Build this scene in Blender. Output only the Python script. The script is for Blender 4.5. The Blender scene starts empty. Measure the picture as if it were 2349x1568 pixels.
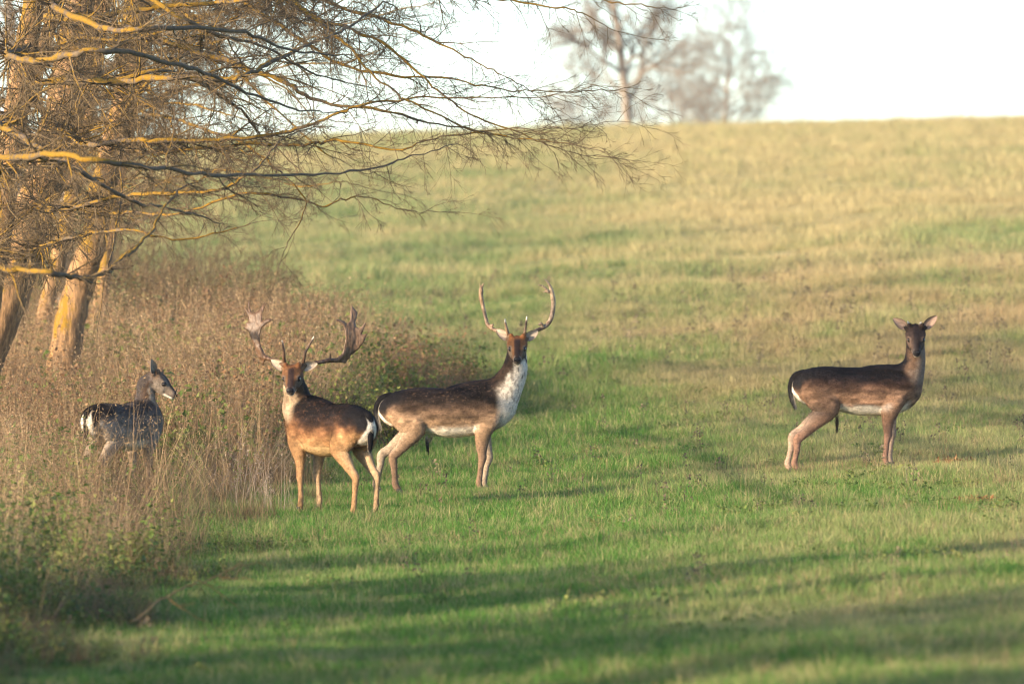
import bpy, math, random
import numpy as np
from mathutils import Vector, Matrix

C = bpy.context.scene.collection
S = bpy.context.scene
random.seed(7)

# ------------------------------------------------------------------ camera
FOC = 300.0 / 36.0 * 2349.0          # focal length in picture units (picture 2349 wide)
CAMZ = 1.75
HAZE = 0.00012
cam_data = bpy.data.cameras.new('camera')
cam_data.lens = 300.0
cam_data.sensor_width = 36.0
cam_data.clip_start = 0.5
cam_data.clip_end = 6000.0
cam_data.dof.use_dof = True
cam_data.dof.focus_distance = 69.0
cam_data.dof.aperture_fstop = 4.3
cam = bpy.data.objects.new('camera', cam_data)
C.objects.link(cam)
cam.location = (0, 0, CAMZ)
cam.rotation_euler = (math.radians(90), 0, 0)
S.camera = cam

# ------------------------------------------------------------------ light
SUN_DIR = Vector((-0.80, -0.56, 0.235)).normalized()       # towards the sun
elev = math.asin(SUN_DIR.z)
azim = math.atan2(SUN_DIR.x, SUN_DIR.y)
world = bpy.data.worlds.new('World')
S.world = world
world.use_nodes = True
wn = world.node_tree
wn.nodes.clear()
sky = wn.nodes.new('ShaderNodeTexSky')
sky.sky_type = 'NISHITA'
sky.sun_disc = False
sky.sun_elevation = elev
sky.sun_rotation = azim
sky.altitude = 100
sky.air_density = 0.75
sky.dust_density = 0.9
sky.ozone_density = 1.8
bg = wn.nodes.new('ShaderNodeBackground')
bg.inputs['Strength'].default_value = 0.15
wo = wn.nodes.new('ShaderNodeOutputWorld')
wn.links.new(sky.outputs[0], bg.inputs['Color'])
wn.links.new(bg.outputs[0], wo.inputs['Surface'])
sun_data = bpy.data.lights.new('sun', 'SUN')
sun_data.energy = 4.0
sun_data.angle = math.radians(0.9)
sun_data.color = (1.0, 0.83, 0.61)
sun = bpy.data.objects.new('sun', sun_data)
C.objects.link(sun)
sun.rotation_euler = (-SUN_DIR).to_track_quat('-Z', 'Y').to_euler()
sun.location = SUN_DIR * 60

S.view_settings.view_transform = 'Standard'
S.view_settings.look = 'None'
S.view_settings.exposure = 1.58
S.view_settings.gamma = 1.0
S.view_settings.use_curve_mapping = False
S.render.engine = 'CYCLES'
S.cycles.use_denoising = True
S.cycles.max_bounces = 6
S.cycles.transparent_max_bounces = 8
S.cycles.filter_width = 1.2

# ------------------------------------------------------------------ helpers
def rs(seed):
    return np.random.RandomState(seed)

def tag(o, label=None, cat=None, group=None, kind=None):
    if label: o['label'] = label
    if cat: o['category'] = cat
    if group: o['group'] = group
    if kind: o['kind'] = kind
    return o

def empty(name, loc, rz=0.0):
    o = bpy.data.objects.new(name, None)
    o.empty_display_size = 0.2
    C.objects.link(o)
    o.location = loc
    o.rotation_euler = (0, 0, rz)
    return o

def np_mesh(name, V, F, mat=None, smooth=True, colors=None, attrs=None):
    """V (n,3); F (m,k) with constant k, or a list of such arrays"""
    Fs = F if isinstance(F, list) else [F]
    Fs = [f for f in Fs if len(f)]
    me = bpy.data.meshes.new(name)
    V = np.ascontiguousarray(V, dtype=np.float32)
    me.vertices.add(len(V))
    me.vertices.foreach_set('co', V.ravel())
    nl = sum(f.size for f in Fs)
    npoly = sum(len(f) for f in Fs)
    me.loops.add(nl)
    me.polygons.add(npoly)
    me.loops.foreach_set('vertex_index', np.concatenate([f.ravel() for f in Fs]).astype(np.int32))
    counts = np.concatenate([np.full(len(f), f.shape[1]) for f in Fs])
    starts = np.concatenate([[0], np.cumsum(counts)[:-1]]).astype(np.int32)
    me.polygons.foreach_set('loop_start', starts)
    me.polygons.foreach_set('use_smooth', np.full(npoly, smooth))
    me.update(calc_edges=True)
    if colors is not None:
        a = me.color_attributes.new('tint', 'FLOAT_COLOR', 'POINT')
        c4 = np.ones((len(V), 4), np.float32)
        c4[:, :3] = colors
        a.data.foreach_set('color', c4.ravel())
    for k, v in (attrs or {}).items():
        if v.ndim == 1:
            t = 'INT' if v.dtype.kind == 'i' else 'FLOAT'
            a = me.attributes.new(k, t, 'POINT')
            a.data.foreach_set('value', v.astype(np.int32 if t == 'INT' else np.float32))
        else:
            a = me.attributes.new(k, 'FLOAT_VECTOR', 'POINT')
            a.data.foreach_set('vector', v.astype(np.float32).ravel())
    if mat:
        me.materials.append(mat)
    return me

def add(name, me, parent=None):
    o = bpy.data.objects.new(name, me)
    C.objects.link(o)
    if parent: o.parent = parent
    return o

# value noise in numpy
def _hash(i, j, k, seed):
    h = (i * 374761393 + j * 668265263 + k * 2147483647 + seed * 974634777) & 0xFFFFFFFF
    h = ((h ^ (h >> 13)) * 1274126177) & 0xFFFFFFFF
    h = (h ^ (h >> 16)) & 0xFFFF
    return h / 65535.0

def vnoise(P, scale=1.0, seed=0):
    P = np.asarray(P, float) * scale
    if P.shape[1] == 2:
        P = np.column_stack([P, np.zeros(len(P))])
    I = np.floor(P).astype(np.int64)
    f = P - I
    f = f * f * (3 - 2 * f)
    r = 0
    for dx in (0, 1):
        wx = f[:, 0] if dx else 1 - f[:, 0]
        for dy in (0, 1):
            wy = f[:, 1] if dy else 1 - f[:, 1]
            for dz in (0, 1):
                wz = f[:, 2] if dz else 1 - f[:, 2]
                r = r + wx * wy * wz * _hash(I[:, 0] + dx, I[:, 1] + dy, I[:, 2] + dz, seed)
    return r

def fbm(P, scale=1.0, seed=0, n=3):
    r = 0; a = 0.5; t = 0
    for i in range(n):
        r = r + a * vnoise(P, scale * 2 ** i, seed + i); t += a; a *= 0.5
    return r / t

def sstep(a, b, x):
    t = np.clip((x - a) / (b - a), 0, 1)
    return t * t * (3 - 2 * t)

def mixc(c0, c1, t):
    t = np.asarray(t)[..., None]
    return np.asarray(c0) * (1 - t) + np.asarray(c1) * t

# ------------------------------------------------------------------ the lie of the land
_py = np.array([-60, -20, 0, 20, 42, 55, 70, 80, 90, 100, 115, 130, 165, 200, 235, 262, 285, 310, 350, 450, 600, 1500, 4000.])
_pz = np.array([-2.1, -1.85, -1.75, -1.78, -1.66, -1.49, -1.22, -1.0, -0.72, -0.36, 0.24, 0.90, 2.45, 4.0, 5.40, 6.38, 6.98, 7.0, 6.3, 4.5, 4.0, 4., 4.])
_gy = np.arange(-60, 4001, 1.0)
_gz = np.interp(_gy, _py, _pz)
_k = np.exp(-0.5 * (np.arange(-18, 19) / 6.0) ** 2); _k /= _k.sum()
_gz = np.convolve(np.pad(_gz, 18, mode='edge'), _k, mode='valid')

def gz(x, y):
    x = np.asarray(x, float); y = np.asarray(y, float)
    z = np.interp(y, _gy, _gz) + CAMZ
    t = sstep(80, 240, y)
    sp = 0.066 * (1 - t) + 0.024 * t
    sn = 0.030 * (1 - t) + 0.030 * t
    soft = 0.5 * (x + np.sqrt(x * x + 1.0)) - 0.5
    xs = np.where(np.abs(x) > 40, np.sign(x) * (40 + (np.abs(x) - 40) * 0.3), x)
    soft = np.minimum(soft, 40)
    lat = sn * np.clip(xs, -60, 60) + (sp - sn) * soft
    und = 0.030 * np.sin(0.9 * x + 0.35 * y + 1.0) * np.sin(0.42 * y - 0.5 * x) + 0.016 * np.sin(2.3 * x - 0.7 * y) * np.sin(1.1 * y + 0.8 * x + 2.0)
    und = und * (1 + sstep(80, 130, y) * 1.0) * (1 - .75 * sstep(180, 240, y))
    return z + lat + und

def pic(px, row, d):
    """point of the place seen at picture position (px,row) at distance d"""
    return np.array([(px - 1174.5) / FOC * d, d, CAMZ + (784 - row) / FOC * d])

def gpt(px, d):
    x = (px - 1174.5) / FOC * d
    return np.array([x, d, float(gz(x, d))])

# ------------------------------------------------------------------ materials
def new_mat(name):
    m = bpy.data.materials.new(name)
    m.use_nodes = True
    nt = m.node_tree
    nt.nodes.clear()
    out = nt.nodes.new('ShaderNodeOutputMaterial')
    b = nt.nodes.new('ShaderNodeBsdfPrincipled')
    nt.links.new(b.outputs[0], out.inputs['Surface'])
    b.inputs['Roughness'].default_value = 0.8
    b.inputs['Specular IOR Level'].default_value = 0.25
    return m, nt, b, out

def N(nt, kind, **kw):
    n = nt.nodes.new(kind)
    for k, v in kw.items():
        setattr(n, k, v)
    return n

def mixrgb(nt, fac, a, b, blend='MIX'):
    n = nt.nodes.new('ShaderNodeMix')
    n.data_type = 'RGBA'
    n.blend_type = blend
    for sock, v in ((n.inputs[0], fac), (n.inputs[6], a), (n.inputs[7], b)):
        if isinstance(v, bpy.types.NodeSocket):
            nt.links.new(v, sock)
        elif isinstance(v, (int, float)):
            sock.default_value = v
        else:
            sock.default_value = (*v, 1.0)
    return n.outputs[2]

def math_(nt, op, a, b=None, clamp=False):
    n = nt.nodes.new('ShaderNodeMath')
    n.operation = op
    n.use_clamp = clamp
    for i, v in enumerate((a, b)):
        if v is None: continue
        if isinstance(v, bpy.types.NodeSocket): nt.links.new(v, n.inputs[i])
        else: n.inputs[i].default_value = v
    return n.outputs[0]

def maprange(nt, v, a, b, c=0.0, d=1.0):
    n = nt.nodes.new('ShaderNodeMapRange')
    n.interpolation_type = 'SMOOTHSTEP'
    nt.links.new(v, n.inputs[0])
    for i, x in enumerate((a, b, c, d)): n.inputs[i + 1].default_value = x
    return n.outputs[0]

def noise(nt, vec, scale, detail=3.0, rough=0.55, stretch=None):
    if stretch:
        mp = nt.nodes.new('ShaderNodeMapping')
        mp.inputs['Scale'].default_value = stretch
        nt.links.new(vec, mp.inputs['Vector'])
        vec = mp.outputs[0]
    n = nt.nodes.new('ShaderNodeTexNoise')
    n.inputs['Scale'].default_value = scale
    n.inputs['Detail'].default_value = detail
    n.inputs['Roughness'].default_value = rough
    nt.links.new(vec, n.inputs['Vector'])
    return n.outputs['Fac']

def meadow_color(nt):
    """colour of the meadow sward by where it grows, haze painted into the far green (shared by soil and blades)"""
    geo = N(nt, 'ShaderNodeNewGeometry')
    pos = geo.outputs['Position']
    sep = N(nt, 'ShaderNodeSeparateXYZ')
    nt.links.new(pos, sep.inputs[0])
    x, y = sep.outputs[0], sep.outputs[1]
    flat = N(nt, 'ShaderNodeCombineXYZ')
    nt.links.new(x, flat.inputs[0]); nt.links.new(y, flat.inputs[1])
    p = flat.outputs[0]
    big = noise(nt, p, 0.55, 3, 0.6, stretch=(1.0, 0.22, 1.0))
    mid = noise(nt, p, 2.6, 3, 0.6, stretch=(1.0, 0.3, 1.0))
    far = noise(nt, p, 0.10, 4, 0.6, stretch=(1.0, 1.0, 1.0))
    mp = N(nt, 'ShaderNodeMapping'); mp.inputs['Rotation'].default_value = (0, 0, math.radians(-48)); mp.inputs['Scale'].default_value = (0.05, 0.34, 1.0)
    nt.links.new(p, mp.inputs['Vector'])
    band = noise(nt, mp.outputs[0], 1.0, 3, 0.6)
    green = mixrgb(nt, mid, (0.040, 0.135, 0.014), (0.092, 0.205, 0.028))
    green = mixrgb(nt, maprange(nt, y, 88, 150, 0.0, 0.72), green, mixrgb(nt, mid, (0.15, 0.185, 0.07), (0.24, 0.26, 0.115)))  # distance haze painted in: far green turns paler and greyer
    straw = mixrgb(nt, mid, (0.33, 0.262, 0.108), (0.48, 0.39, 0.20))
    brown = (0.26, 0.17, 0.085)
    # dryness: little close by, more up the hill
    dry_d = maprange(nt, y, 66, 150, 0.18, 0.68)
    dry_x = maprange(nt, x, 0.3, 3.6, -0.16, 0.20)
    d = math_(nt, 'ADD', dry_d, dry_x)
    # the greener, trodden strip up the middle
    cx = math_(nt, 'ADD', math_(nt, 'MULTIPLY', math_(nt, 'SUBTRACT', y, 60.0), 0.022), -0.25)
    off = math_(nt, 'ABSOLUTE', math_(nt, 'SUBTRACT', x, cx))
    strip = math_(nt, 'MULTIPLY', maprange(nt, off, 1.7, 0.3), maprange(nt, y, 108, 88))
    d = math_(nt, 'SUBTRACT', d, math_(nt, 'MULTIPLY', strip, 0.30))
    mid_far = math_(nt, 'MULTIPLY', maprange(nt, y, 95, 125), maprange(nt, y, 215, 165))
    d = math_(nt, 'SUBTRACT', d, math_(nt, 'MULTIPLY', mid_far, maprange(nt, x, 7.0, -3.0, 0.0, 0.36)))
    d = math_(nt, 'ADD', d, math_(nt, 'MULTIPLY', math_(nt, 'SUBTRACT', big, 0.5), 1.5))
    d = math_(nt, 'ADD', d, math_(nt, 'MULTIPLY', math_(nt, 'SUBTRACT', mid, 0.5), 0.7))
    d = math_(nt, 'ADD', d, math_(nt, 'MULTIPLY', math_(nt, 'SUBTRACT', band, 0.5), maprange_v(nt, y, 75, 120, 0.6, 2.7)))
    d = math_(nt, 'ADD', d, math_(nt, 'MULTIPLY', math_(nt, 'SUBTRACT', far, 0.5), maprange_v(nt, y, 90, 150, 0.0, 1.2)), clamp=True)
    col = mixrgb(nt, d, green, straw)
    # a brownish belt of seed heads on the right between the deer and the hill
    belt = math_(nt, 'MULTIPLY', maprange(nt, y, 78, 92), maprange(nt, y, 135, 108))
    belt = math_(nt, 'MULTIPLY', belt, maprange(nt, x, -0.5, 4.0, 0.15, 1.0))
    belt = math_(nt, 'MULTIPLY', belt, maprange(nt, big, 0.3, 0.6))
    col = mixrgb(nt, math_(nt, 'MULTIPLY', belt, 0.65), col, brown)
    # lush green patch up on the right
    dx = math_(nt, 'DIVIDE', math_(nt, 'SUBTRACT', x, 8.6), 2.8)
    dy = math_(nt, 'DIVIDE', math_(nt, 'SUBTRACT', y, 139.0), 8.0)
    r2 = math_(nt, 'ADD', math_(nt, 'MULTIPLY', dx, dx), math_(nt, 'MULTIPLY', dy, dy))
    r2 = math_(nt, 'ADD', r2, math_(nt, 'MULTIPLY', math_(nt, 'SUBTRACT', mid, 0.5), 1.2))
    lush = maprange(nt, r2, 1.7, 0.1)
    col = mixrgb(nt, math_(nt, 'MULTIPLY', lush, 0.62), col, (0.08, 0.19, 0.045))
    return col, big, mid

def maprange_v(nt, v, a, b, c, d):
    return maprange(nt, v, a, b, c, d)
# ------------------------------------------------------------------ ground
def make_ground():
    ys = np.concatenate([np.arange(-60, 36, 4.0), np.arange(36, 110, 0.4), np.arange(110, 330, 2.0), np.arange(330, 601, 15.0)])
    u = np.linspace(-1, 1, 181)
    xs = np.sinh(u * 5.2) / math.sinh(5.2) * 300.0
    xs = np.unique(np.concatenate([xs[np.abs(xs) > 12], np.arange(-12, 12.01, 0.35)]))
    X, Y = np.meshgrid(xs, ys)
    Z = gz(X, Y)
    V = np.column_stack([X.ravel(), Y.ravel(), Z.ravel()])
    nx, ny = len(xs), len(ys)
    idx = np.arange(nx * ny).reshape(ny, nx)
    F = np.stack([idx[:-1, :-1], idx[:-1, 1:], idx[1:, 1:], idx[1:, :-1]], -1).reshape(-1, 4)
    m, nt, b, out = new_mat('meadow_soil')
    col, big, mid = meadow_color(nt)
    geo = N(nt, 'ShaderNodeNewGeometry')
    sep = N(nt, 'ShaderNodeSeparateXYZ'); nt.links.new(geo.outputs['Position'], sep.inputs[0])
    fine = noise(nt, geo.outputs['Position'], 22, 4, 0.7)
    # bare soil shows between blades near the camera, thatch farther off
    soil = mixrgb(nt, fine, (0.045, 0.045, 0.018), (0.10, 0.085, 0.04))
    t = maprange(nt, sep.outputs[1], 75, 130, 0.6, 0.92)
    c = mixrgb(nt, t, soil, col)
    streak = noise(nt, geo.outputs['Position'], 3.0, 4, 0.65, stretch=(1.0, 0.5, 1.0))
    c = mixrgb(nt, 1.0, c, mixrgb(nt, streak, (0.6, 0.6, 0.6), (1.3, 1.3, 1.3)), 'MULTIPLY')
    nt.links.new(c, b.inputs['Base Color'])
    b.inputs['Roughness'].default_value = 0.95
    b.inputs['Specular IOR Level'].default_value = 0.05
    bp = N(nt, 'ShaderNodeBump')
    bp.inputs['Strength'].default_value = 0.8
    bp.inputs['Distance'].default_value = 0.06
    nt.links.new(noise(nt, geo.outputs['Position'], 9, 5, 0.7), bp.inputs['Height'])
    nt.links.new(bp.outputs[0], b.inputs['Normal'])
    o = add('meadow_ground', np_mesh('meadow_ground', V, F, m))
    tag(o, 'grassy hillside meadow rising to a straw coloured skyline', 'meadow', kind='structure')
    return o
make_ground()
# ------------------------------------------------------------------ solid modelling: smooth union of tapering chains -> one continuous skin
def seg_dist(P, p0, p1, r0, r1, side):
    ax = p1 - p0
    L = np.linalg.norm(ax)
    if L < 1e-6:
        ax = np.array([0, 0, 1.0]); L = 1e-6
    ax = ax / L
    sd = side - ax * side.dot(ax); sd = sd / np.linalg.norm(sd)
    up = np.cross(ax, sd)
    d = P - p0
    tl = d @ ax
    t = np.clip(tl / L, 0, 1)
    ds, du, dt = d @ sd, d @ up, tl - t * L
    a = r0[0] + (r1[0] - r0[0]) * t
    b = r0[1] + (r1[1] - r0[1]) * t
    c = np.minimum(a, b)
    k0 = np.sqrt((ds / a) ** 2 + (du / b) ** 2 + (dt / c) ** 2)
    k1 = np.sqrt((ds / a ** 2) ** 2 + (du / b ** 2) ** 2 + (dt / c ** 2) ** 2) + 1e-9
    return k0 * (k0 - 1.0) / k1

def catmull(A, n):
    A = np.asarray(A, float)
    if len(A) < 3: return A
    P = np.vstack([2 * A[0] - A[1], A, 2 * A[-1] - A[-2]])
    out = []
    for i in range(1, len(P) - 2):
        t = np.linspace(0, 1, n, endpoint=False)[:, None]
        p0, p1, p2, p3 = P[i - 1], P[i], P[i + 1], P[i + 2]
        out.append(0.5 * (2 * p1 + (p2 - p0) * t + (2 * p0 - 5 * p1 + 4 * p2 - p3) * t ** 2 + (3 * p1 - p0 - 3 * p2 + p3) * t ** 3))
    out.append(A[-1:])
    return np.vstack(out)

class Chain:
    def __init__(self, pts, side, k=0.03, n=3, group='torso'):
        A = catmull(pts, n)
        self.p = A[:, :3]
        self.r = np.maximum(A[:, 3:5], 0.003)
        self.side = np.asarray(side, float)
        self.k = k
        self.group = group
    def dist(self, P):
        if len(self.p) == 1:
            return seg_dist(P, self.p[0], self.p[0] + np.array([0, 0, 1e-4]), self.r[0], self.r[0], self.side)
        d = None
        for i in range(len(self.p) - 1):
            e = seg_dist(P, self.p[i], self.p[i + 1], self.r[i], self.r[i + 1], self.side)
            d = e if d is None else np.minimum(d, e)
        return d

def smin(a, b, k):
    h = np.clip(k - np.abs(a - b), 0, None) / k
    return np.minimum(a, b) - h * h * k * 0.25

def surfnet(F, org, h):
    s = F < 0
    nx, ny, nz = F.shape
    c = np.zeros((nx - 1, ny - 1, nz - 1), np.int8)
    for dx in (0, 1):
        for dy in (0, 1):
            for dz in (0, 1):
                c += s[dx:nx - 1 + dx, dy:ny - 1 + dy, dz:nz - 1 + dz]
    act = (c > 0) & (c < 8)
    I, J, K = np.nonzero(act)
    idx = np.full(act.shape, -1, np.int64)
    idx[I, J, K] = np.arange(len(I))
    acc = np.zeros((len(I), 3)); cnt = np.zeros(len(I))
    for axis in range(3):
        for u in (0, 1):
            for v in (0, 1):
                o0 = [0, 0, 0]; o0[(axis + 1) % 3] = u; o0[(axis + 2) % 3] = v
                o1 = list(o0); o1[axis] = 1
                a = F[I + o0[0], J + o0[1], K + o0[2]]
                b = F[I + o1[0], J + o1[1], K + o1[2]]
                m = (a < 0) != (b < 0)
                t = np.where(m, a / np.where(m, a - b, 1), 0)
                p = np.tile(np.array(o0, float), (len(I), 1)); p[:, axis] = t
                acc[m] += p[m]; cnt[m] += 1
    V = np.column_stack([I, J, K]) + acc / cnt[:, None]
    V = V * h + org
    faces = []
    for axis in range(3):
        b_, c_ = (axis + 1) % 3, (axis + 2) % 3
        sl0 = [slice(1, -1)] * 3; sl1 = [slice(1, -1)] * 3
        sl0[axis] = slice(0, -1); sl1[axis] = slice(1, None)
        A, B = s[tuple(sl0)], s[tuple(sl1)]
        E = np.array(np.nonzero(A != B))
        flip = ~A[tuple(E)]
        off = np.ones((3, 1), int); off[axis] = 0
        G = E + off
        def cell(db, dc):
            g = G.copy(); g[b_] += db; g[c_] += dc
            return idx[g[0], g[1], g[2]]
        q = np.stack([cell(-1, -1), cell(0, -1), cell(0, 0), cell(-1, 0)], 1)
        q[flip] = q[flip][:, ::-1]
        faces.append(q)
    return V, np.vstack(faces)

def skin(chains, h, pad=0.04, extra=None, box=None):
    lo = np.min([(c.p - c.r.max(1)[:, None]).min(0) for c in chains], 0) - pad
    hi = np.max([(c.p + c.r.max(1)[:, None]).max(0) for c in chains], 0) + pad
    if box is not None:
        lo = np.minimum(lo, box[0]); hi = np.maximum(hi, box[1])
    n = np.ceil((hi - lo) / h).astype(int) + 1
    F = np.full(n, 0.5, np.float32)
    ax = [lo[i] + h * np.arange(n[i]) for i in range(3)]
    for c in chains:
        G = None
        r = c.r.max()
        m = c.k + 3 * h
        l0 = (c.p - c.r.max(1)[:, None]).min(0) - m; h0 = (c.p + c.r.max(1)[:, None]).max(0) + m
        s = [slice(max(0, int((l0[i] - lo[i]) / h)), min(n[i], int((h0[i] - lo[i]) / h) + 2)) for i in range(3)]
        sub = np.full([q.stop - q.start for q in s], 0.5, np.float32)
        for i in range(max(1, len(c.p) - 1)):
            p0 = c.p[i]; p1 = c.p[min(i + 1, len(c.p) - 1)]
            r0 = c.r[i]; r1 = c.r[min(i + 1, len(c.p) - 1)]
            if len(c.p) == 1: p1 = p0 + np.array([0, 0, 1e-4])
            rm = max(r0.max(), r1.max()) + m
            l1 = np.minimum(p0, p1) - rm; h1 = np.maximum(p0, p1) + rm
            t = [slice(max(s[j].start, int((l1[j] - lo[j]) / h)), min(s[j].stop, int((h1[j] - lo[j]) / h) + 2)) for j in range(3)]
            X, Y, Z = np.meshgrid(ax[0][t[0]], ax[1][t[1]], ax[2][t[2]], indexing='ij')
            P = np.stack([X, Y, Z], -1).reshape(-1, 3)
            d = seg_dist(P, p0, p1, r0, r1, c.side).reshape(X.shape)
            tt = tuple(slice(t[j].start - s[j].start, t[j].stop - s[j].start) for j in range(3))
            sub[tt] = np.minimum(sub[tt], d)
        F[tuple(s)] = smin(F[tuple(s)], sub, c.k)
    if extra is not None:
        F = extra(F, ax)
    return surfnet(F, lo, h)

def vnormals(V, F):
    n = np.cross(V[F[:, 2]] - V[F[:, 0]], V[F[:, 3]] - V[F[:, 1]])
    out = np.zeros_like(V)
    for i in range(4):
        np.add.at(out, F[:, i], n)
    return out / (np.linalg.norm(out, axis=1)[:, None] + 1e-12)

# ------------------------------------------------------------------ deer materials
def fur_material(name, fine=True):
    m, nt, b, out = new_mat(name)
    at = N(nt, 'ShaderNodeAttribute'); at.attribute_name = 'tint'
    tc = N(nt, 'ShaderNodeTexCoord')
    n1 = noise(nt, tc.outputs['Object'], 75, 3, 0.6, stretch=(0.45, 1.0, 0.8))
    v = mixrgb(nt, maprange(nt, n1, 0.25, 0.75), (0.78, 0.78, 0.78), (1.22, 1.2, 1.18))
    c = mixrgb(nt, 1.0, at.outputs['Color'], v, 'MULTIPLY')
    nt.links.new(c, b.inputs['Base Color'])
    b.inputs['Roughness'].default_value = 0.72
    b.inputs['Specular IOR Level'].default_value = 0.10
    bp = N(nt, 'ShaderNodeBump')
    bp.inputs['Strength'].default_value = 0.35
    bp.inputs['Distance'].default_value = 0.006
    nt.links.new(noise(nt, tc.outputs['Object'], 120, 3, 0.7, stretch=(0.35, 1.0, 0.7)), bp.inputs['Height'])
    nt.links.new(bp.outputs[0], b.inputs['Normal'])
    return m
M_FUR = fur_material('deer_coat')

def antler_material():
    m, nt, b, out = new_mat('antler_bone')
    at = N(nt, 'ShaderNodeAttribute'); at.attribute_name = 'tint'
    tc = N(nt, 'ShaderNodeTexCoord')
    n1 = noise(nt, tc.outputs['Object'], 60, 4, 0.65, stretch=(1.0, 1.0, 0.3))
    v = mixrgb(nt, maprange(nt, n1, 0.3, 0.7), (0.6, 0.58, 0.55), (1.3, 1.28, 1.25))
    nt.links.new(mixrgb(nt, 1.0, at.outputs['Color'], v, 'MULTIPLY'), b.inputs['Base Color'])
    b.inputs['Roughness'].default_value = 0.5
    b.inputs['Specular IOR Level'].default_value = 0.4
    bp = N(nt, 'ShaderNodeBump'); bp.inputs['Strength'].default_value = 0.6; bp.inputs['Distance'].default_value = 0.004
    nt.links.new(n1, bp.inputs['Height']); nt.links.new(bp.outputs[0], b.inputs['Normal'])
    return m
M_ANTLER = antler_material()

def plain(name, col, rough, spec=0.5, coat=0.0):
    m, nt, b, out = new_mat(name)
    tc = N(nt, 'ShaderNodeTexCoord')
    n1 = noise(nt, tc.outputs['Object'], 90, 2, 0.5)
    nt.links.new(mixrgb(nt, n1, tuple(0.8 * c for c in col), tuple(1.2 * c for c in col)), b.inputs['Base Color'])
    b.inputs['Roughness'].default_value = rough
    b.inputs['Specular IOR Level'].default_value = spec
    b.inputs['Coat Weight'].default_value = coat
    return m
M_EYE = plain('deer_eye', (0.012, 0.007, 0.004), 0.08, 0.6, 0.6)
M_NOSE = plain('deer_nose', (0.013, 0.012, 0.013), 0.35, 0.5)
M_HOOF = plain('deer_hoof', (0.03, 0.025, 0.022), 0.5, 0.4)

BLACK = np.array([0.008, 0.007, 0.008]); WHITE = np.array([0.70, 0.63, 0.53])

def sphere_mesh(name, c, r, R3, mat, nu=14, nv=9):
    th = np.linspace(0, 2 * math.pi, nu, endpoint=False)
    ph = np.linspace(0, math.pi, nv)
    V = np.array([[math.sin(p) * math.cos(t), math.sin(p) * math.sin(t), math.cos(p)] for p in ph for t in th]) * np.asarray(r)
    V = V @ R3.T + c
    F = [[i * nu + j, (i + 1) * nu + j, (i + 1) * nu + (j + 1) % nu, i * nu + (j + 1) % nu] for i in range(nv - 1) for j in range(nu)]
    return np_mesh(name, V, np.array(F), mat)

def strands(name, V, F, cols, flow, rng, n, l0, l1, width, lift, mat, keep=None):
    """short lying hairs: one thin triangle each"""
    q = V[F]
    area = np.linalg.norm(np.cross(q[:, 2] - q[:, 0], q[:, 3] - q[:, 1]), axis=1) * 0.5
    if keep is not None: area = area * keep[F].mean(1)
    f = rng.choice(len(F), n, p=area / area.sum())
    u, v = rng.rand(n, 1), rng.rand(n, 1)
    Q = q[f]
    P = (Q[:, 0] * (1 - u) + Q[:, 1] * u) * (1 - v) + (Q[:, 3] * (1 - u) + Q[:, 2] * u) * v
    nn = np.cross(Q[:, 2] - Q[:, 0], Q[:, 3] - Q[:, 1]); nn /= np.linalg.norm(nn, axis=1)[:, None] + 1e-12
    d = flow[F[f]].mean(1) + rng.normal(0, 0.22, (n, 3))
    d -= nn * (d * nn).sum(1)[:, None]
    d /= np.linalg.norm(d, axis=1)[:, None] + 1e-9
    L = rng.uniform(l0, l1, (n, 1))
    tip = P + (d * (1 - lift) + nn * lift * rng.uniform(0.4, 1.3, (n, 1))) * L
    sd = np.cross(nn, d)
    P = P - nn * 0.002
    VV = np.stack([P - sd * width * 0.5, P + sd * width * 0.5, tip], 1).reshape(-1, 3)
    cc = cols[F[f]].mean(1) * np.exp(rng.normal(0.02, .30, (n, 1)))
    return np_mesh(name, VV, np.arange(3 * n).reshape(-1, 3), mat, smooth=False, colors=np.repeat(cc, 3, 0))

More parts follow.
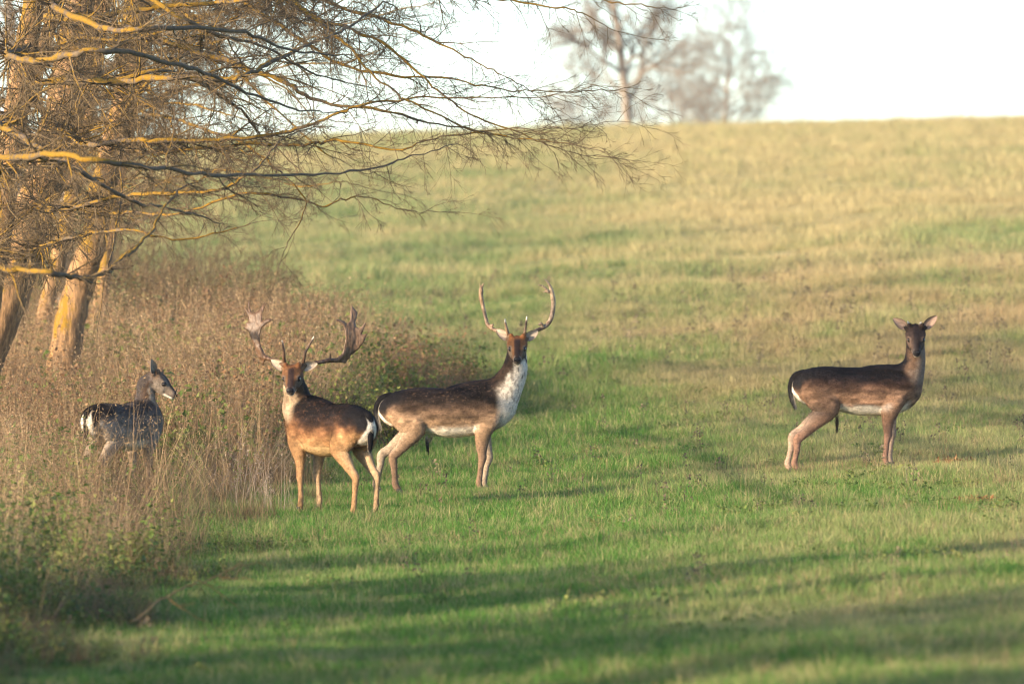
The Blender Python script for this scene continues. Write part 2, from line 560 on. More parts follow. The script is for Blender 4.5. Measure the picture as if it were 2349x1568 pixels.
def ear_mesh(name, base, tip, face, w, mat, cin, cout, seed):
    """cupped leaf of an ear: outer and inner skin, open towards `face`"""
    ax = tip - base; L = np.linalg.norm(ax); ax /= L
    face = face - ax * face.dot(ax); face /= np.linalg.norm(face)
    sd = np.cross(ax, face)
    ns, nt_ = 13, 11
    s = np.linspace(0, 1, ns); t = np.linspace(-1, 1, nt_)
    prof = w * np.power(np.clip(np.sin(np.pi * np.clip(0.14 + s * 0.86, 0, 1) ** 0.85), 0, 1), 0.75) + 0.002
    prof[0] = w * 0.55
    V = []; col = []
    for layer in (0, 1):
        for i in range(ns):
            for j in range(nt_):
                cup = prof[i] * 0.75 * (t[j] ** 2 - 0.55)
                th = (0.0045 if layer == 0 else -0.0045) * (1 - abs(t[j]) ** 3) * (1 - s[i] ** 6)
                V.append(base + ax * L * s[i] + sd * prof[i] * math.sin(t[j] * 1.25) / math.sin(1.25) + face * (cup + th) + face * 0.012 * math.sin(s[i] * 2.6))
                if layer == 0:
                    k = 1 - abs(t[j]) ** 1.6
                    dark = k * (0.35 + 0.4 * math.sin(s[i] * 9 + j * 1.7 + seed)) * (1 - s[i])  # dark hair streaks, plus shading painted into the inner ear
                    ed = min(1, max(0, (abs(t[j]) - .72) / .2)); col.append((np.asarray(cin) * (1 - 0.85 * max(dark, 0)) * (0.75 + 0.25 * k)) * (1 - .7 * ed) + np.asarray(cout) * .7 * ed)
                else:
                    col.append(cout)
    V = np.array(V); F = []
    m = ns * nt_
    for i in range(ns - 1):
        for j in range(nt_ - 1):
            a = i * nt_ + j
            F.append([a, a + 1, a + nt_ + 1, a + nt_])
            F.append([m + a, m + a + nt_, m + a + nt_ + 1, m + a + 1])
    for i in range(ns - 1):
        for j in (0, nt_ - 1):
            a = i * nt_ + j
            F.append([a, a + nt_, m + a + nt_, m + a] if j == 0 else [a, m + a, m + a + nt_, a + nt_])
    return np_mesh(name, V, np.array(F), mat, colors=np.array(col))

def poly_sd(P, poly):
    """signed distance to a polygon, negative inside"""
    d = np.full(len(P), 1e9); s = np.zeros(len(P), bool)
    n = len(poly)
    for i in range(n):
        a, b = poly[i], poly[(i + 1) % n]
        e = b - a; w = P - a
        t = np.clip((w @ e) / (e @ e + 1e-12), 0, 1)
        d = np.minimum(d, ((w - t[:, None] * e) ** 2).sum(1))
        c = (a[1] > P[:, 1]) != (b[1] > P[:, 1])
        xi = a[0] + (P[:, 1] - a[1]) / (b[1] - a[1] if b[1] != a[1] else 1e-12) * e[0]
        s ^= c & (P[:, 0] < xi)
    return np.where(s, -1, 1) * np.sqrt(d)

def antler(parent, chains, R, tips, base, pale, palm=None, palm_depth=None, h=0.0042):
    """chains in the deer's upright frame turned to the viewer; R turns them into the deer's own axes"""
    def extra(F, ax):
        if palm is None: return F
        X, Z = np.meshgrid(ax[0], ax[2], indexing='ij')
        sd = poly_sd(np.column_stack([X.ravel(), Z.ravel()]), palm).reshape(X.shape)
        tmax = 0.0095
        th = tmax * np.clip(-sd / 0.02, -2, 1)
        th = np.where(sd < 0, tmax * np.sqrt(np.clip(1 - (1 - np.clip(-sd / 0.018, 0, 1)) ** 2, 0, 1)), -sd)
        dep = palm_depth(X, Z)
        G = np.abs(ax[1][None, :, None] - dep[:, None, :]) - th[:, None, :]
        G = np.where(sd[:, None, :] > 0, np.sqrt(np.maximum(np.abs(ax[1][None, :, None] - dep[:, None, :]), 0) ** 2 + sd[:, None, :] ** 2), G)
        return smin(F, G.astype(np.float32), 0.012)
    box = None
    if palm is not None:
        dd = palm_depth(palm[:, 0], palm[:, 1])
        box = (np.array([palm[:, 0].min(), dd.min(), palm[:, 1].min()]) - .03, np.array([palm[:, 0].max(), dd.max(), palm[:, 1].max()]) + .03)
    V, F = skin(chains, h, 0.02, extra, box)
    V = V + 0.0030 * (fbm(V * np.array([1, 1, .5]), 70, 3, 2)[:, None] - 0.5) * vnormals(V, F) * 2
    d = np.min([np.linalg.norm(V - t, axis=1) for t in tips], 0)
    z0 = base[2]
    hgt = np.clip((V[:, 2] - z0) / 0.4, 0, 1)
    n = fbm(V, 40, 5)
    c = mixc([0.085, 0.043, 0.022], pale, np.clip(hgt * 0.8 + (n - 0.5) * 1.5, 0, 1))
    c = mixc(c, np.array([0.72, 0.66, 0.55]), sstep(0.045, 0.018, d))
    me = np_mesh('antler', V @ R.T, F, M_ANTLER, colors=c)
    return add('antler', me, parent)

# ------------------------------------------------------------------ deer
TORSO = [(.03, .69, .085, .10), (.10, .685, .125, .145), (.22, .692, .15, .170), (.36, .68, .160, .188), (.52, .66, .172, .203),
         (.68, .685, .166, .215), (.82, .710, .148, .212), (.93, .720, .115, .180), (.985, .715, .08, .14)]

def hind_leg(sy, hock, hoof_x, dz, w=.09, th=1.0):
    hx, hz = hock
    st = np.array([.265, .53])
    def lerp(t): return st[0] + (hx - st[0]) * t, st[1] + (hz - st[1]) * t
    g1, g2 = lerp(.42), lerp(.76)
    fx, fz = hoof_x - .035, .075 + dz
    def can(t): return hx + (fx - hx) * t, hz - .02 + (fz - hz + .02) * t
    c1, c2 = can(.3), can(.68)
    return [(.13, sy * .078, .70, .072, .135), (.205, sy * .098, .60, .074, .122), (st[0] - .012, sy * .106, st[1], .058 * th, .088),
            (g1[0] - .005, sy * (w + .008), g1[1], .043 * th, .060 * th), (g2[0], sy * (w + .003), g2[1], .030 * th, .040 * th),
            (hx - .004, sy * w, hz, .026 * th, .036 * th), (c1[0], sy * w, c1[1], .0205 * th, .0265 * th), (c2[0], sy * w, c2[1], .0185 * th, .0225 * th),
            (fx, sy * w, fz, .0215 * th, .026 * th), (hoof_x - .014, sy * w, .038 + dz, .019 * th, .022 * th), (hoof_x, sy * w, .012 + dz, .021, .026)]

def front_leg(sy, knee_x, hoof_x, dz, w=.085, th=1.0, sx=0.0):
    fx = hoof_x - .02
    return [(.87 + sx, sy * .088, .70, .045, .105), (.845 + sx, sy * .100, .59, .052, .088), (.81 + sx, sy * .098, .50, .048, .070),
            (.5 * (.80 + sx + knee_x), sy * (w + .006), .40 + dz * .4, .037 * th, .049 * th), (knee_x, sy * w, .315 + dz * .6, .027 * th, .035 * th), (knee_x + .003, sy * w, .28 + dz * .7, .0265 * th, .033 * th),
            (knee_x * .7 + fx * .3, sy * w, .22 + dz * .8, .0195 * th, .0235 * th), (knee_x * .3 + fx * .7, sy * w, .14 + dz, .0185 * th, .0215 * th), (fx, sy * w, .075 + dz, .0215 * th, .025 * th),
            (hoof_x - .008, sy * w, .038 + dz, .0185 * th, .021 * th), (hoof_x + .004, sy * w, .012 + dz, .021, .026)]

def build_deer(label, at, rot, sc, neck, hc, f, legs, coat, ears, antlers=None, tail=None, tuft=None, torso=TORSO, seed=1, head_scale=1.0, roll=0.0, ridge=0.0, group='fallow deer'):
    """neck, hc (head centre), f (where the nose points), ears and antlers are given in an upright frame whose y runs along the view; the rest along the deer"""
    rng = rs(seed)
    root = empty('fallow_deer', at, rot)
    tag(root, label, 'deer', group)
    c_, s_ = math.cos(-rot), math.sin(-rot)
    R = np.array([[c_, -s_, 0], [s_, c_, 0], [0, 0, 1.0]])        # view frame -> deer frame
    L = lambda p: R @ np.asarray(p, float)
    f = np.asarray(f, float); f /= np.linalg.norm(f)
    up = np.array([0, 0, 1.0]) - f * f[2]; up /= np.linalg.norm(up)
    lat = np.cross(up, f)
    if roll:
        up, lat = up * math.cos(roll) + lat * math.sin(roll), lat * math.cos(roll) - up * math.sin(roll)
    hcv = np.asarray(hc, float)
    f, up, lat, hcl = L(f), L(up), L(lat), L(hcv)
    hs = head_scale
    H = lambda u, v, w: hcl + (f * u + lat * v + up * w) * hs
    ch = []
    T = [(x, 0, z, a, b) for x, z, a, b in torso]
    ch.append(Chain(T, (0, 1, 0), .04, 3, 'torso'))
    # withers ridge, brisket
    tx = [t_[0] for t_ in torso]; tt_ = [t_[1] + t_[3] for t_ in torso]
    rg = lambda x_: float(np.interp(x_, tx, tt_)) - .078 + ridge * (1 if x_ > .65 else .3)
    ch.append(Chain([(.60, 0, rg(.60), .07, .075), (.72, 0, rg(.72), .07, .08), (.82, 0, rg(.82), .065, .078)], (0, 1, 0), .05, 2, 'torso'))
    legpts = []
    for kind, sy, *a in legs:
        # where this hoof meets the slope
        hx = a[1] if kind == 'h' else a[1]
        w = .09 if kind == 'h' else .075
        ca, sa = math.cos(rot), math.sin(rot)
        wx = at[0] + sc * (hx * ca - sy * w * sa); wy = at[1] + sc * (hx * sa + sy * w * ca)
        dz = (float(gz(wx, wy)) - at[2]) / sc
        dz = max(-.09, min(.09, dz))
        pts = hind_leg(sy, a[0], a[1], dz, w, coat.get('leg', 1.0)) if kind == 'h' else front_leg(sy, a[0], a[1], dz, w, coat.get('leg', 1.0), a[2] if len(a) > 2 else 0.0)
        legpts.append(pts[-1])
        ch.append(Chain(pts, (0, 1, 0), .024 if kind == 'h' else .02, 3, 'leg'))
    nk = [tuple(L(p[:3])) + tuple(p[3:]) if len(p) == 5 else tuple(p[1:]) for p in neck]
    occ = H(-.045, 0, -.015)
    nk.append(tuple(occ) + (.066 * hs, .066 * hs))
    ch.append(Chain(nk, lat * .7 + np.array([0, .3, 0]) if abs(lat[1]) > .1 else np.array([0, 1.0, 0]), .05, 4, 'neck'))
    hk = .02
    def hp(rows): return [tuple(H(u, v, w)) + (a * hs, b * hs) for u, v, w, a, b in rows]
    ch.append(Chain(hp([(-.045, 0, .0, .066, .068), (.0, 0, .008, .080, .073), (.05, 0, .002, .070, .062), (.10, 0, -.012, .048, .048), (.15, 0, -.024, .037, .037), (.180, 0, -.031, .0355, .031), (.194, 0, -.034, .031, .025)]), lat, hk, 3, 'head'))
    ch.append(Chain(hp([(.0, 0, -.05, .052, .04), (.07, 0, -.058, .042, .035), (.13, 0, -.060, .032, .025), (.178, 0, -.064, .026, .017), (.188, 0, -.066, .022, .014)]), lat, hk, 3, 'head'))
    for s in (-1, 1):
        ch.append(Chain(hp([(.02, s * .058, .032, .022, .022), (.060, s * .058, .033, .016, .012), (.090, s * .046, .020, .014, .013)]), lat, .014, 2, 'head'))
        ch.append(Chain(hp([(.03, s * .045, -.035, .028, .032), (.085, s * .036, -.04, .022, .024)]), lat, .02, 2, 'head'))
        ch.append(Chain(hp([(-.035, s * .052, .034, .026, .026), (-.045, s * .078, .046, .017, .017)]), lat, .02, 2, 'head'))
        if antlers:
            ch.append(Chain(hp([(-.012, s * .040, .055, .021, .021), (-.022, s * .052, .088, .0185, .0185)]), lat, .015, 2, 'head'))
    V, F = skin(ch, .0068, .03)
    nrm = vnormals(V, F)
    # ---------------- coat pattern
    D = {}
    for c in ch:
        d = c.dist(V)
        D[c.group] = np.minimum(D.get(c.group, 9.0), d)
    q = (V - hcl) / hs
    u, v, w = q @ f, q @ lat, q @ up
    n1 = fbm(V, 9, seed, 3); n2 = fbm(V * np.array([.5, 1, 1]), 42, seed + 5, 3); n3 = vnoise(V, 110, seed + 9)
    nz = (n1 - .5) * .5 + (n2 - .5) * .45
    x, y, z = V.T
    # torso: from belly to spine
    xs = np.array([t[0] for t in torso]); zc = np.interp(x, xs, [t[1] for t in torso]); bb = np.interp(x, xs, [t[3] for t in torso])
    t = (z - zc) / bb                       # -1 belly .. 1 spine
    col = mixc(coat['low'], coat['mid'], sstep(-.45, .15, t + nz * .9 + coat.get('shift', 0)))
    col = mixc(col, coat['top'], sstep(.05, .55, t + nz * .9 + coat.get('shift', 0)))
    col = mixc(col, coat['spine'], sstep(.30, .80, t + nz * .8 + coat.get('spine_shift', 0)))
    # darker saddle from the hips
    sad = sstep(.35, .12, np.abs(x - .36 - (t * .05))) * sstep(-.6, .5, t) * coat.get('saddle', 0)
    col = mixc(col, coat['spine'], np.clip(sad * (.6 + nz), 0, 1))
    # pale spots along the flank, faint in winter
    sp = sstep(.60, .72, vnoise(V, 26, seed + 30)) * sstep(.0, .3, t) * sstep(1.05, .7, t) * coat.get('spots', 0)
    col = mixc(col, np.array([.42, .36, .29]), sp)
    mot = (fbm(V * np.array([.6, 1, 1]), 17, seed + 60, 3) - .5)
    col = col * (1 + coat.get('mottle', .8) * mot[:, None] * 1.5)
    stk = fbm(V * np.array([.22, .9, .75]), 34, seed + 80, 3) - .5
    col = col * np.exp(stk * 2.3 * coat.get('streak', 1.0))[:, None]
    flecks = sstep(.66, .85, vnoise(V * np.array([.6, 1, 1]), 150, seed + 11)) * sstep(.1, .5, t) * coat.get('flecks', .25) * .75
    col = mixc(col, coat['mid'] * 1.6, flecks)
    belly = sstep(-.62, -.86, t + nz * .35) * sstep(.22, .34, x) * sstep(.95, .86, x) * sstep(.0, .012, D['leg'] - np.minimum(D['torso'], .05) + .01)
    belly = np.clip(belly + sstep(-.48, -.80, t + nz * .3) * sstep(.36, .5, x) * sstep(.80, .72, x) * coat.get('belly_hi', 1), 0, 1)
    col = mixc(col, coat.get('belly', WHITE), belly * .9)
    # neck
    na = np.array([p[:3] for p in nk]); 
    dn = D['neck'] - np.minimum(D['torso'], D['head'])
    ax = na[-1] - na[0]; ln = np.linalg.norm(ax); ax /= ln
    tn = np.clip((V - na[0]) @ ax / ln, 0, 1)
    cen = np.array([np.interp(tn, np.linspace(0, 1, len(na)), na[:, i]) for i in range(3)]).T
    off = V - cen
    fr = coat.get('front')                  # direction the throat faces (view frame)
    fr = L(fr); fr = fr / np.linalg.norm(fr)
    fa = (off @ fr) / (np.linalg.norm(off, axis=1) + 1e-6)
    ncol = mixc(coat['spine'], coat['neck'], sstep(-.55, .05, fa + nz * .7))
    ncol = mixc(ncol, coat['throat'], sstep(coat.get('th0', .15), coat.get('th0', .15) + .45, fa + nz * 1.7))
    ncol = mixc(ncol, coat['neck'] * .8, sstep(.48, .60, fbm(V * np.array([1, 1, .6]), 30, seed + 70, 3)) * sstep(.30, .55, n1) * coat.get('speckle', .5))
    wn = sstep(.012, -.03, dn) * sstep(.66, .76, z)
    chest = sstep(.90, 1.0, x) * sstep(.95, .8, z) * coat.get('chest', 0)
    col = mixc(col, ncol, wn)
    col = mixc(col, coat['throat'], chest * sstep(-.3, .3, nrm @ fr + nz * .6))
    spk = sstep(.54, .64, fbm(V * np.array([1, 1, .6]), 70, seed + 71, 2)) * sstep(.34, .55, fbm(V, 14, seed + 72, 2)) * coat.get('speckle', 0)
    col = mixc(col, coat['neck'] * 1.3, spk * np.clip(wn + chest, 0, 1) * sstep(1.12, .98, z) * .5)
    # rump: white shield with black edges, seen from behind
    back = sstep(-.22, -.55, nrm[:, 0] + .15 * nz) * sstep(.20, .15, x)
    ay = np.abs(y) + .016 * nz
    wob = .012 * np.sin(z * 26 + seed)
    edge = np.interp(z, [.44, .56, .66, .74, .80], [.054, .062, .058, .050, .036])
    zr = z - (torso[1][1] + torso[1][3] - .83)
    col = mixc(col, BLACK, sstep(.24, .12, x + .30 * (.84 - zr) + .1 * nz) * sstep(.68, .78, zr + .05 * nz))
    col = mixc(col, BLACK, sstep(.20, .13, x) * sstep(edge + .064, edge + .040, ay + .03 * nz) * sstep(.56, .70, zr + .03 * nz))
    col = mixc(col, WHITE, back * sstep(edge, edge - .012, ay + wob) * sstep(.775, .745, z) * sstep(.42, .50, z) * .95)
    inner = sstep(.02, .07, -(nrm[:, 1] * np.sign(y))) * sstep(.60, .50, z)
    # legs
    lg = sstep(.010, -.010, D['leg'] - D['torso']) * sstep(.60, .48, z)
    lcol = mixc(coat['leg_lo'], coat['low'], sstep(.30, .55, z + nz * .15))
    lcol = mixc(lcol, coat['leg_in'], np.clip(-(nrm[:, 1] * np.sign(y)) * 1.3, 0, 1) * coat.get('inner', .6))
    lcol = mixc(lcol, coat['mid'] * .8, sstep(.55, .8, n1) * .5)
    rear = (x < .5)
    lcol = mixc(lcol, coat['leg_in'], (rear & (x < .30)) * np.clip(-nrm[:, 0], 0, 1) * sstep(.30, .36, z) * .5)
    col = mixc(col, lcol, lg)
    # head
    wh = sstep(.015, -.015, D['head'] - D['neck'] + .012) * sstep(.05, .02, D['head'])
    hcol = mixc(coat['face'], coat['cheek'], sstep(.025, .055, np.abs(v) + nz * .02) * sstep(.02, -.02, w - .01))
    hcol = mixc(hcol, coat['brow'], sstep(.03, -.01, u) * sstep(.0, .04, w))
    hcol = mixc(hcol, coat['ear_out'], sstep(.058, .068, np.abs(v)) * sstep(.0, -.03, u))
    hcol = mixc(hcol, coat['bridge'], sstep(.034, .016, np.abs(v) + .012 * nz) * sstep(.0, .04, u) * sstep(-.03, -.005, w + u * .18))
    eye = np.sqrt((u - .080) ** 2 + (np.abs(v) - .0585) ** 2 + (w - .0135) ** 2)
    hcol = mixc(hcol, coat['cheek'] * 1.25, sstep(.036, .026, eye))
    hcol = mixc(hcol, BLACK, sstep(.026, .020, eye))
    hcol = mixc(hcol, coat['muzzle'], sstep(.165, .188, u + .008 * nz) * np.clip(sstep(.010, .026, np.abs(v)) + sstep(-.03, -.042, w), 0, 1))
    hcol = mixc(hcol, coat['chin'], sstep(-.058, -.066, w) * sstep(.09, .13, u))
    hcol = mixc(hcol, coat['throat'], sstep(-.06, -.09, w) * sstep(.13, .05, u) * .6)
    mouth = sstep(.006, .003, np.abs(w + .0545)) * sstep(.13, .15, u) * .8
    hcol = mixc(hcol, BLACK * 1.5, mouth)
    nose = sstep(.188, .197, u) * sstep(-.042, -.036, w) * sstep(.031, .026, np.abs(v)) * sstep(.006, -.002, w)
    hcol = mixc(hcol, BLACK, nose)
    col = mixc(col, hcol, wh)
    col = np.clip(col * (1 + nz[:, None] * .35), .003, .9)
    V2 = V + nrm * ((n2 - .5) * .006)[:, None] * (1 - wh * .7)[:, None]
    bme = np_mesh('body', V2, F, M_FUR, colors=col)
    add('body', bme, root)
    # ---------------- hair
    flow = np.tile(np.array([-1.0, 0, -.35]), (len(V), 1))
    flow = mixc(flow, np.array([-.1, 0, -1.0]), lg)
    flow = mixc(flow, -ax + 0 * flow, wn)
    flow = mixc(flow, -f + 0 * flow, wh)
    keep = 1 - .92 * wh * sstep(.02, .06, u)
    hair = strands('hair', V2, F, col, flow, rng, 46000, .013, .030, .0026, .32, M_FUR, keep)
    ho = add('hair', hair, root); ho['kind'] = 'stuff'
    # longer hair on nape and rump edge
    B3 = np.column_stack([f, lat, up])
    # eyes, nose
    for s in (-1, 1):
        add('eye', sphere_mesh('eye', H(.079, s * .0585, .0135), np.array([.0165, .0145, .0150]) * hs, B3, M_EYE), root)
    add('nose', sphere_mesh('nose', H(.201, 0, -.0225), np.array([.0095, .0235, .0135]) * hs, B3, M_NOSE), root)
    # ears
    for s, (b_, t_, face, wd) in zip((-1, 1), ears):
        bl = H(*b_); tl = bl + L(t_) 
        e = ear_mesh('ear', bl, tl, L(face), wd, M_FUR, coat['ear_in'], coat['ear_out'], seed + s)
        add('ear', e, root)
    # hooves: two toes each
    for p in legpts:
        Vv = []; Ff = []
        for s in (-1, 1):
            o0 = len(Vv)
            ring = [(-.030, -.010), (-.026, .010), (.004, .014), (.034, .004), (.038, -.004), (.010, -.013)]
            for zz, k in ((-.006, .86), (.022, .74), (.040, .55)):
                for rx, ry in ring:
                    Vv.append((p[0] + rx * k - zz * .25, p[1] + s * .0135 + ry * k, zz + p[2] - .012))
            for lvl in range(2):
                for i in range(6):
                    a = o0 + lvl * 6 + i; b2 = o0 + lvl * 6 + (i + 1) % 6
                    Ff.append([a, b2, b2 + 6, a + 6])
            Ff.append([o0 + 5, o0 + 2, o0 + 1, o0 + 0]); Ff.append([o0 + 5, o0 + 4, o0 + 3, o0 + 2])
            Ff.append([o0 + 12, o0 + 13, o0 + 14, o0 + 17]); Ff.append([o0 + 14, o0 + 15, o0 + 16, o0 + 17])
        add('hoof', np_mesh('hoof', np.array(Vv), np.array(Ff), M_HOOF, smooth=False), root)
    # tail
    if tail:
        tc_ = [Chain([tuple(p) for p in tail], (0, 1, 0), .02, 4, 'tail')]
        TV, TF = skin(tc_, .006, .02)
        tn_ = vnormals(TV, TF)
        tcol = mixc(BLACK, WHITE, sstep(.35, .75, tn_[:, 0]) * sstep(.80, .74, TV[:, 2]))
        tcol = mixc(tcol, WHITE, sstep(.56, .985, np.abs(tn_[:, 1])) * sstep(.70, .6, TV[:, 2]) * coat.get('tail_side', .2))
        o = add('tail', np_mesh('tail', TV, TF, M_FUR, colors=tcol), root)
        tf = np.tile(np.array([-.15, 0, -1.0]), (len(TV), 1))
        th = add('tail_hair', strands('tail_hair', TV, TF, tcol, tf, rng, 3500, .018, .045, .0024, .12, M_FUR), o)
        th['kind'] = 'stuff'
    if tuft:
        p0, p1, cc = np.array(tuft[0]), np.array(tuft[1]), np.array(tuft[2])
        n = 260
        t_ = rng.rand(n, 1)
        P = p0 + (p1 - p0) * t_ * .6 + rng.normal(0, .009, (n, 3)) * (1 - t_ * .7)
        tip = P + (p1 - p0) * rng.uniform(.3, .5, (n, 1)) + rng.normal(0, .006, (n, 3))
        sd = rng.normal(0, 1, (n, 3)); sd = sd / np.linalg.norm(sd, axis=1)[:, None] * .0018
        VV = np.stack([P - sd, P + sd, tip], 1).reshape(-1, 3)
        cols = np.repeat(mixc(np.array(coat['throat']) * .6, cc, sstep(.1, .4, t_[:, 0])), 3, 0)
        o = add('belly_tuft', np_mesh('belly_tuft', VV, np.arange(3 * n).reshape(-1, 3), M_FUR, smooth=False, colors=cols), root)
        o['kind'] = 'stuff'
    if antlers:
        for a in antlers:
            antler(root, [Chain(p, (0, 1, 0), kk, 4, 'antler') for p, kk in a['chains']], R, [np.array(t) for t in a['tips']], hcv, np.array(a['pale']), a.get('palm'), a.get('depth'), a.get('h', .0042))
    root.scale = (sc, sc, sc)
    return root

A_ = np.array
# ---- buck with the slender antlers, standing side-on in the middle
k2 = 707.0
def b2(zx, zy, dep=0.0): return ((zx - 900) / k2, dep, (1355 - zy) / k2)
def b2c(rows): return [b2(zx, zy, d) + (r, r) for zx, zy, d, r in rows]
coat_mid = dict(speckle=.95, shift=.16, low=A_([.27, .17, .10]), mid=A_([.105, .064, .040]), top=A_([.024, .016, .012]), spine=A_([.008, .006, .006]),
                neck=A_([.045, .027, .018]), throat=A_([.62, .55, .46]), face=A_([.13, .060, .026]), cheek=A_([.10, .075, .055]), brow=A_([.15, .060, .022]),
                bridge=A_([.028, .018, .016]), muzzle=A_([.15, .12, .10]), chin=A_([.45, .40, .33]), leg_lo=A_([.20, .125, .078]), leg_in=A_([.42, .33, .24]),
                ear_in=A_([.42, .33, .25]), ear_out=A_([.13, .085, .055]), front=(.85, -.45, -.12), chest=1.0, spots=.0, flecks=.45, th0=.0, saddle=.25, tail_side=.1, leg=1.06)
D2 = 70.0
p2 = gpt(882.1, D2)
build_deer('buck with slender unbranched pale antlers standing side-on, white chest and throat', tuple(p2), 0.0, 1.0,
           neck=[(.92, 0, .74, .112, .165), (.985, -.005, .85, .108, .142), (1.045, -.015, .955, .094, .116), (1.075, -.02, 1.05, .088, .098)],
           hc=(1.088, -.04, 1.203), f=(.0, -.90, -.42),
           legs=[('h', -1, (.075, .30), .125), ('h', 1, (-.02, .315), -.04), ('f', -1, .80, .795), ('f', 1, .85, .835)],
           coat=coat_mid, seed=21,
           ears=[((-.045, -.072, .048), (-.098, .035, .078), (.18, -.9, -.15), .036), ((-.045, .072, .048), (.098, .035, .066), (-.18, -.9, -.15), .036)],
           tail=[(.045, 0, .80, .036, .028), (-.02, 0, .775, .036, .030), (-.062, 0, .70, .034, .028), (-.060, 0, .61, .028, .022), (-.035, 0, .535, .016, .014)],
           tuft=((.345, 0, .475), (.36, 0, .305), (.012, .01, .01)),
           antlers=[dict(chains=[(b2c([(1622, 452, .02, .019), (1590, 430, .04, .017), (1540, 408, .07, .0155), (1500, 380, .10, .0155), (1482, 320, .12, .0145), (1468, 260, .13, .016), (1459, 215, .12, .0185), (1459, 180, .11, .017), (1456, 160, .10, .009), (1453, 140, .09, .004)]), .008),
                                 (b2c([(1459, 180, .11, .012), (1466, 155, .10, .0085), (1475, 136, .09, .004)]), .01),
                                 (b2c([(1622, 446, .01, .017), (1612, 415, -.03, .0125), (1604, 385, -.045, .010), (1600, 362, -.05, .0085), (1599, 345, -.055, .004)]), .012),
                                 (b2c([(1508, 385, .09, .012), (1525, 380, .08, .009), (1532, 378, .08, .005)]), .01)],
                          tips=[b2(1599, 340, -.055)], pale=(.30, .20, .125)),
                     dict(chains=[(b2c([(1718, 455, .02, .019), (1745, 432, .04, .017), (1790, 408, .07, .0165), (1835, 385, .10, .0175), (1864, 345, .12, .019), (1876, 290, .13, .0195), (1879, 240, .12, .0195), (1872, 195, .10, .0165), (1864, 165, .085, .0125), (1846, 130, .07, .008), (1826, 112, .06, .0035)]), .008),
                                 (b2c([(1870, 190, .10, .014), (1845, 178, .08, .0105), (1820, 155, .07, .0075), (1792, 147, .06, .0035)]), .012),
                                 (b2c([(1848, 190, .085, .008), (1830, 185, .08, .005), (1822, 190, .08, .003)]), .01),
                                 (b2c([(1718, 450, .01, .017), (1714, 415, -.03, .0125), (1718, 385, -.045, .010), (1723, 355, -.05, .0085), (1726, 330, -.055, .004)]), .012),
                                 (b2c([(1822, 390, .08, .012), (1808, 372, .07, .012), (1796, 378, .065, .007)]), .01)],
                          tips=[b2(1726, 325, -.055)], pale=(.33, .25, .18))])

# ---- buck with the broad palmate antlers, turned away to the left
k1 = 750.0
def b1(zx, zy, dep=0.0): return ((zx - 806) / k1, dep, (1472 - zy) / k1)
def b1c(rows): return [b1(zx, zy, d) + (r, r) for zx, zy, d, r in rows]
def z4(px, py):      # close-up pixels of the antlers -> same frame
    return (px / 6.272 + 570 - 560) * 2.376, (py / 6.272 + 720 - 640) * 2.376
def palm_poly(pts):
    return np.array([[b1(*z4(a, b))[0], b1(*z4(a, b))[2]] for a, b in pts])
HD = .56
palm_r = palm_poly([(1560, 1000), (1620, 950), (1655, 830), (1688, 660), (1675, 540), (1640, 450), (1575, 405), (1500, 362), (1590, 362), (1655, 388), (1708, 430), (1740, 400), (1762, 330), (1757, 220), (1775, 145), (1830, 212), (1872, 250), (1862, 330), (1838, 410), (1852, 480), (1898, 505), (2012, 395), (1978, 500), (1940, 595), (2032, 585), (1995, 645), (1988, 690), (1945, 752), (1895, 822), (1832, 880), (1762, 928), (1758, 968), (1720, 985), (1700, 1030), (1722, 1080), (1680, 1045), (1600, 1035)])
palm_l = palm_poly([(470, 985), (430, 915), (385, 800), (362, 640), (372, 560), (402, 495), (480, 425), (570, 370), (500, 352), (435, 368), (400, 400), (396, 300), (438, 180), (472, 105), (400, 150), (350, 225), (285, 262), (232, 262), (206, 190), (186, 55), (172, 120), (184, 235), (120, 165), (152, 262), (190, 335), (196, 400), (140, 420), (150, 462), (130, 512), (190, 560), (225, 650), (272, 790), (322, 900), (390, 1010), (405, 1070), (430, 1030)])
xr0 = b1(*z4(1060, 1000))[0]; xl0 = b1(*z4(740, 1000))[0]; zp0 = b1(*z4(1000, 1000))[2]
dep_r = lambda X, Z: HD + .05 + np.clip(X - xr0, 0, .4) * .45 + .9 * np.clip(Z - zp0, 0, .5) ** 2 - .30 * np.clip(Z - zp0, 0, .5)
dep_l = lambda X, Z: HD + .05 + np.clip(xl0 - X, 0, .4) * .45 + .9 * np.clip(Z - zp0, 0, .5) ** 2 - .30 * np.clip(Z - zp0, 0, .5)
def z4c(rows, left):
    out = []
    for px, py, dd, r in rows:
        x0, _, z0 = b1(*z4(px, py))
        d = float((dep_l if left else dep_r)(np.array(x0), np.array(z0))) + dd
        out.append((x0, d, z0, r, r))
    return out
coat_rust = dict(low=A_([.25, .138, .062]), mid=A_([.135, .064, .030]), top=A_([.028, .015, .010]), spine=A_([.008, .006, .006]),
                 neck=A_([.085, .048, .026]), throat=A_([.36, .26, .17]), face=A_([.115, .055, .026]), cheek=A_([.085, .062, .046]), brow=A_([.14, .058, .024]),
                 bridge=A_([.028, .016, .014]), muzzle=A_([.14, .11, .09]), chin=A_([.48, .42, .34]), leg_lo=A_([.32, .185, .090]), leg_in=A_([.42, .31, .19]),
                 ear_in=A_([.46, .37, .28]), ear_out=A_([.14, .09, .055]), front=(-.80, -.55, -.1), chest=.6, spots=.0, flecks=.3, th0=.05, shift=.24, spine_shift=.10, saddle=.5, belly=A_([.50, .34, .17]), belly_hi=.6, tail_side=.0, leg=.98, inner=.6)
D1 = 66.0
p1 = gpt(526.2 + 806 * .39546, D1)
rot1 = math.radians(180 - 54)
HY = HD
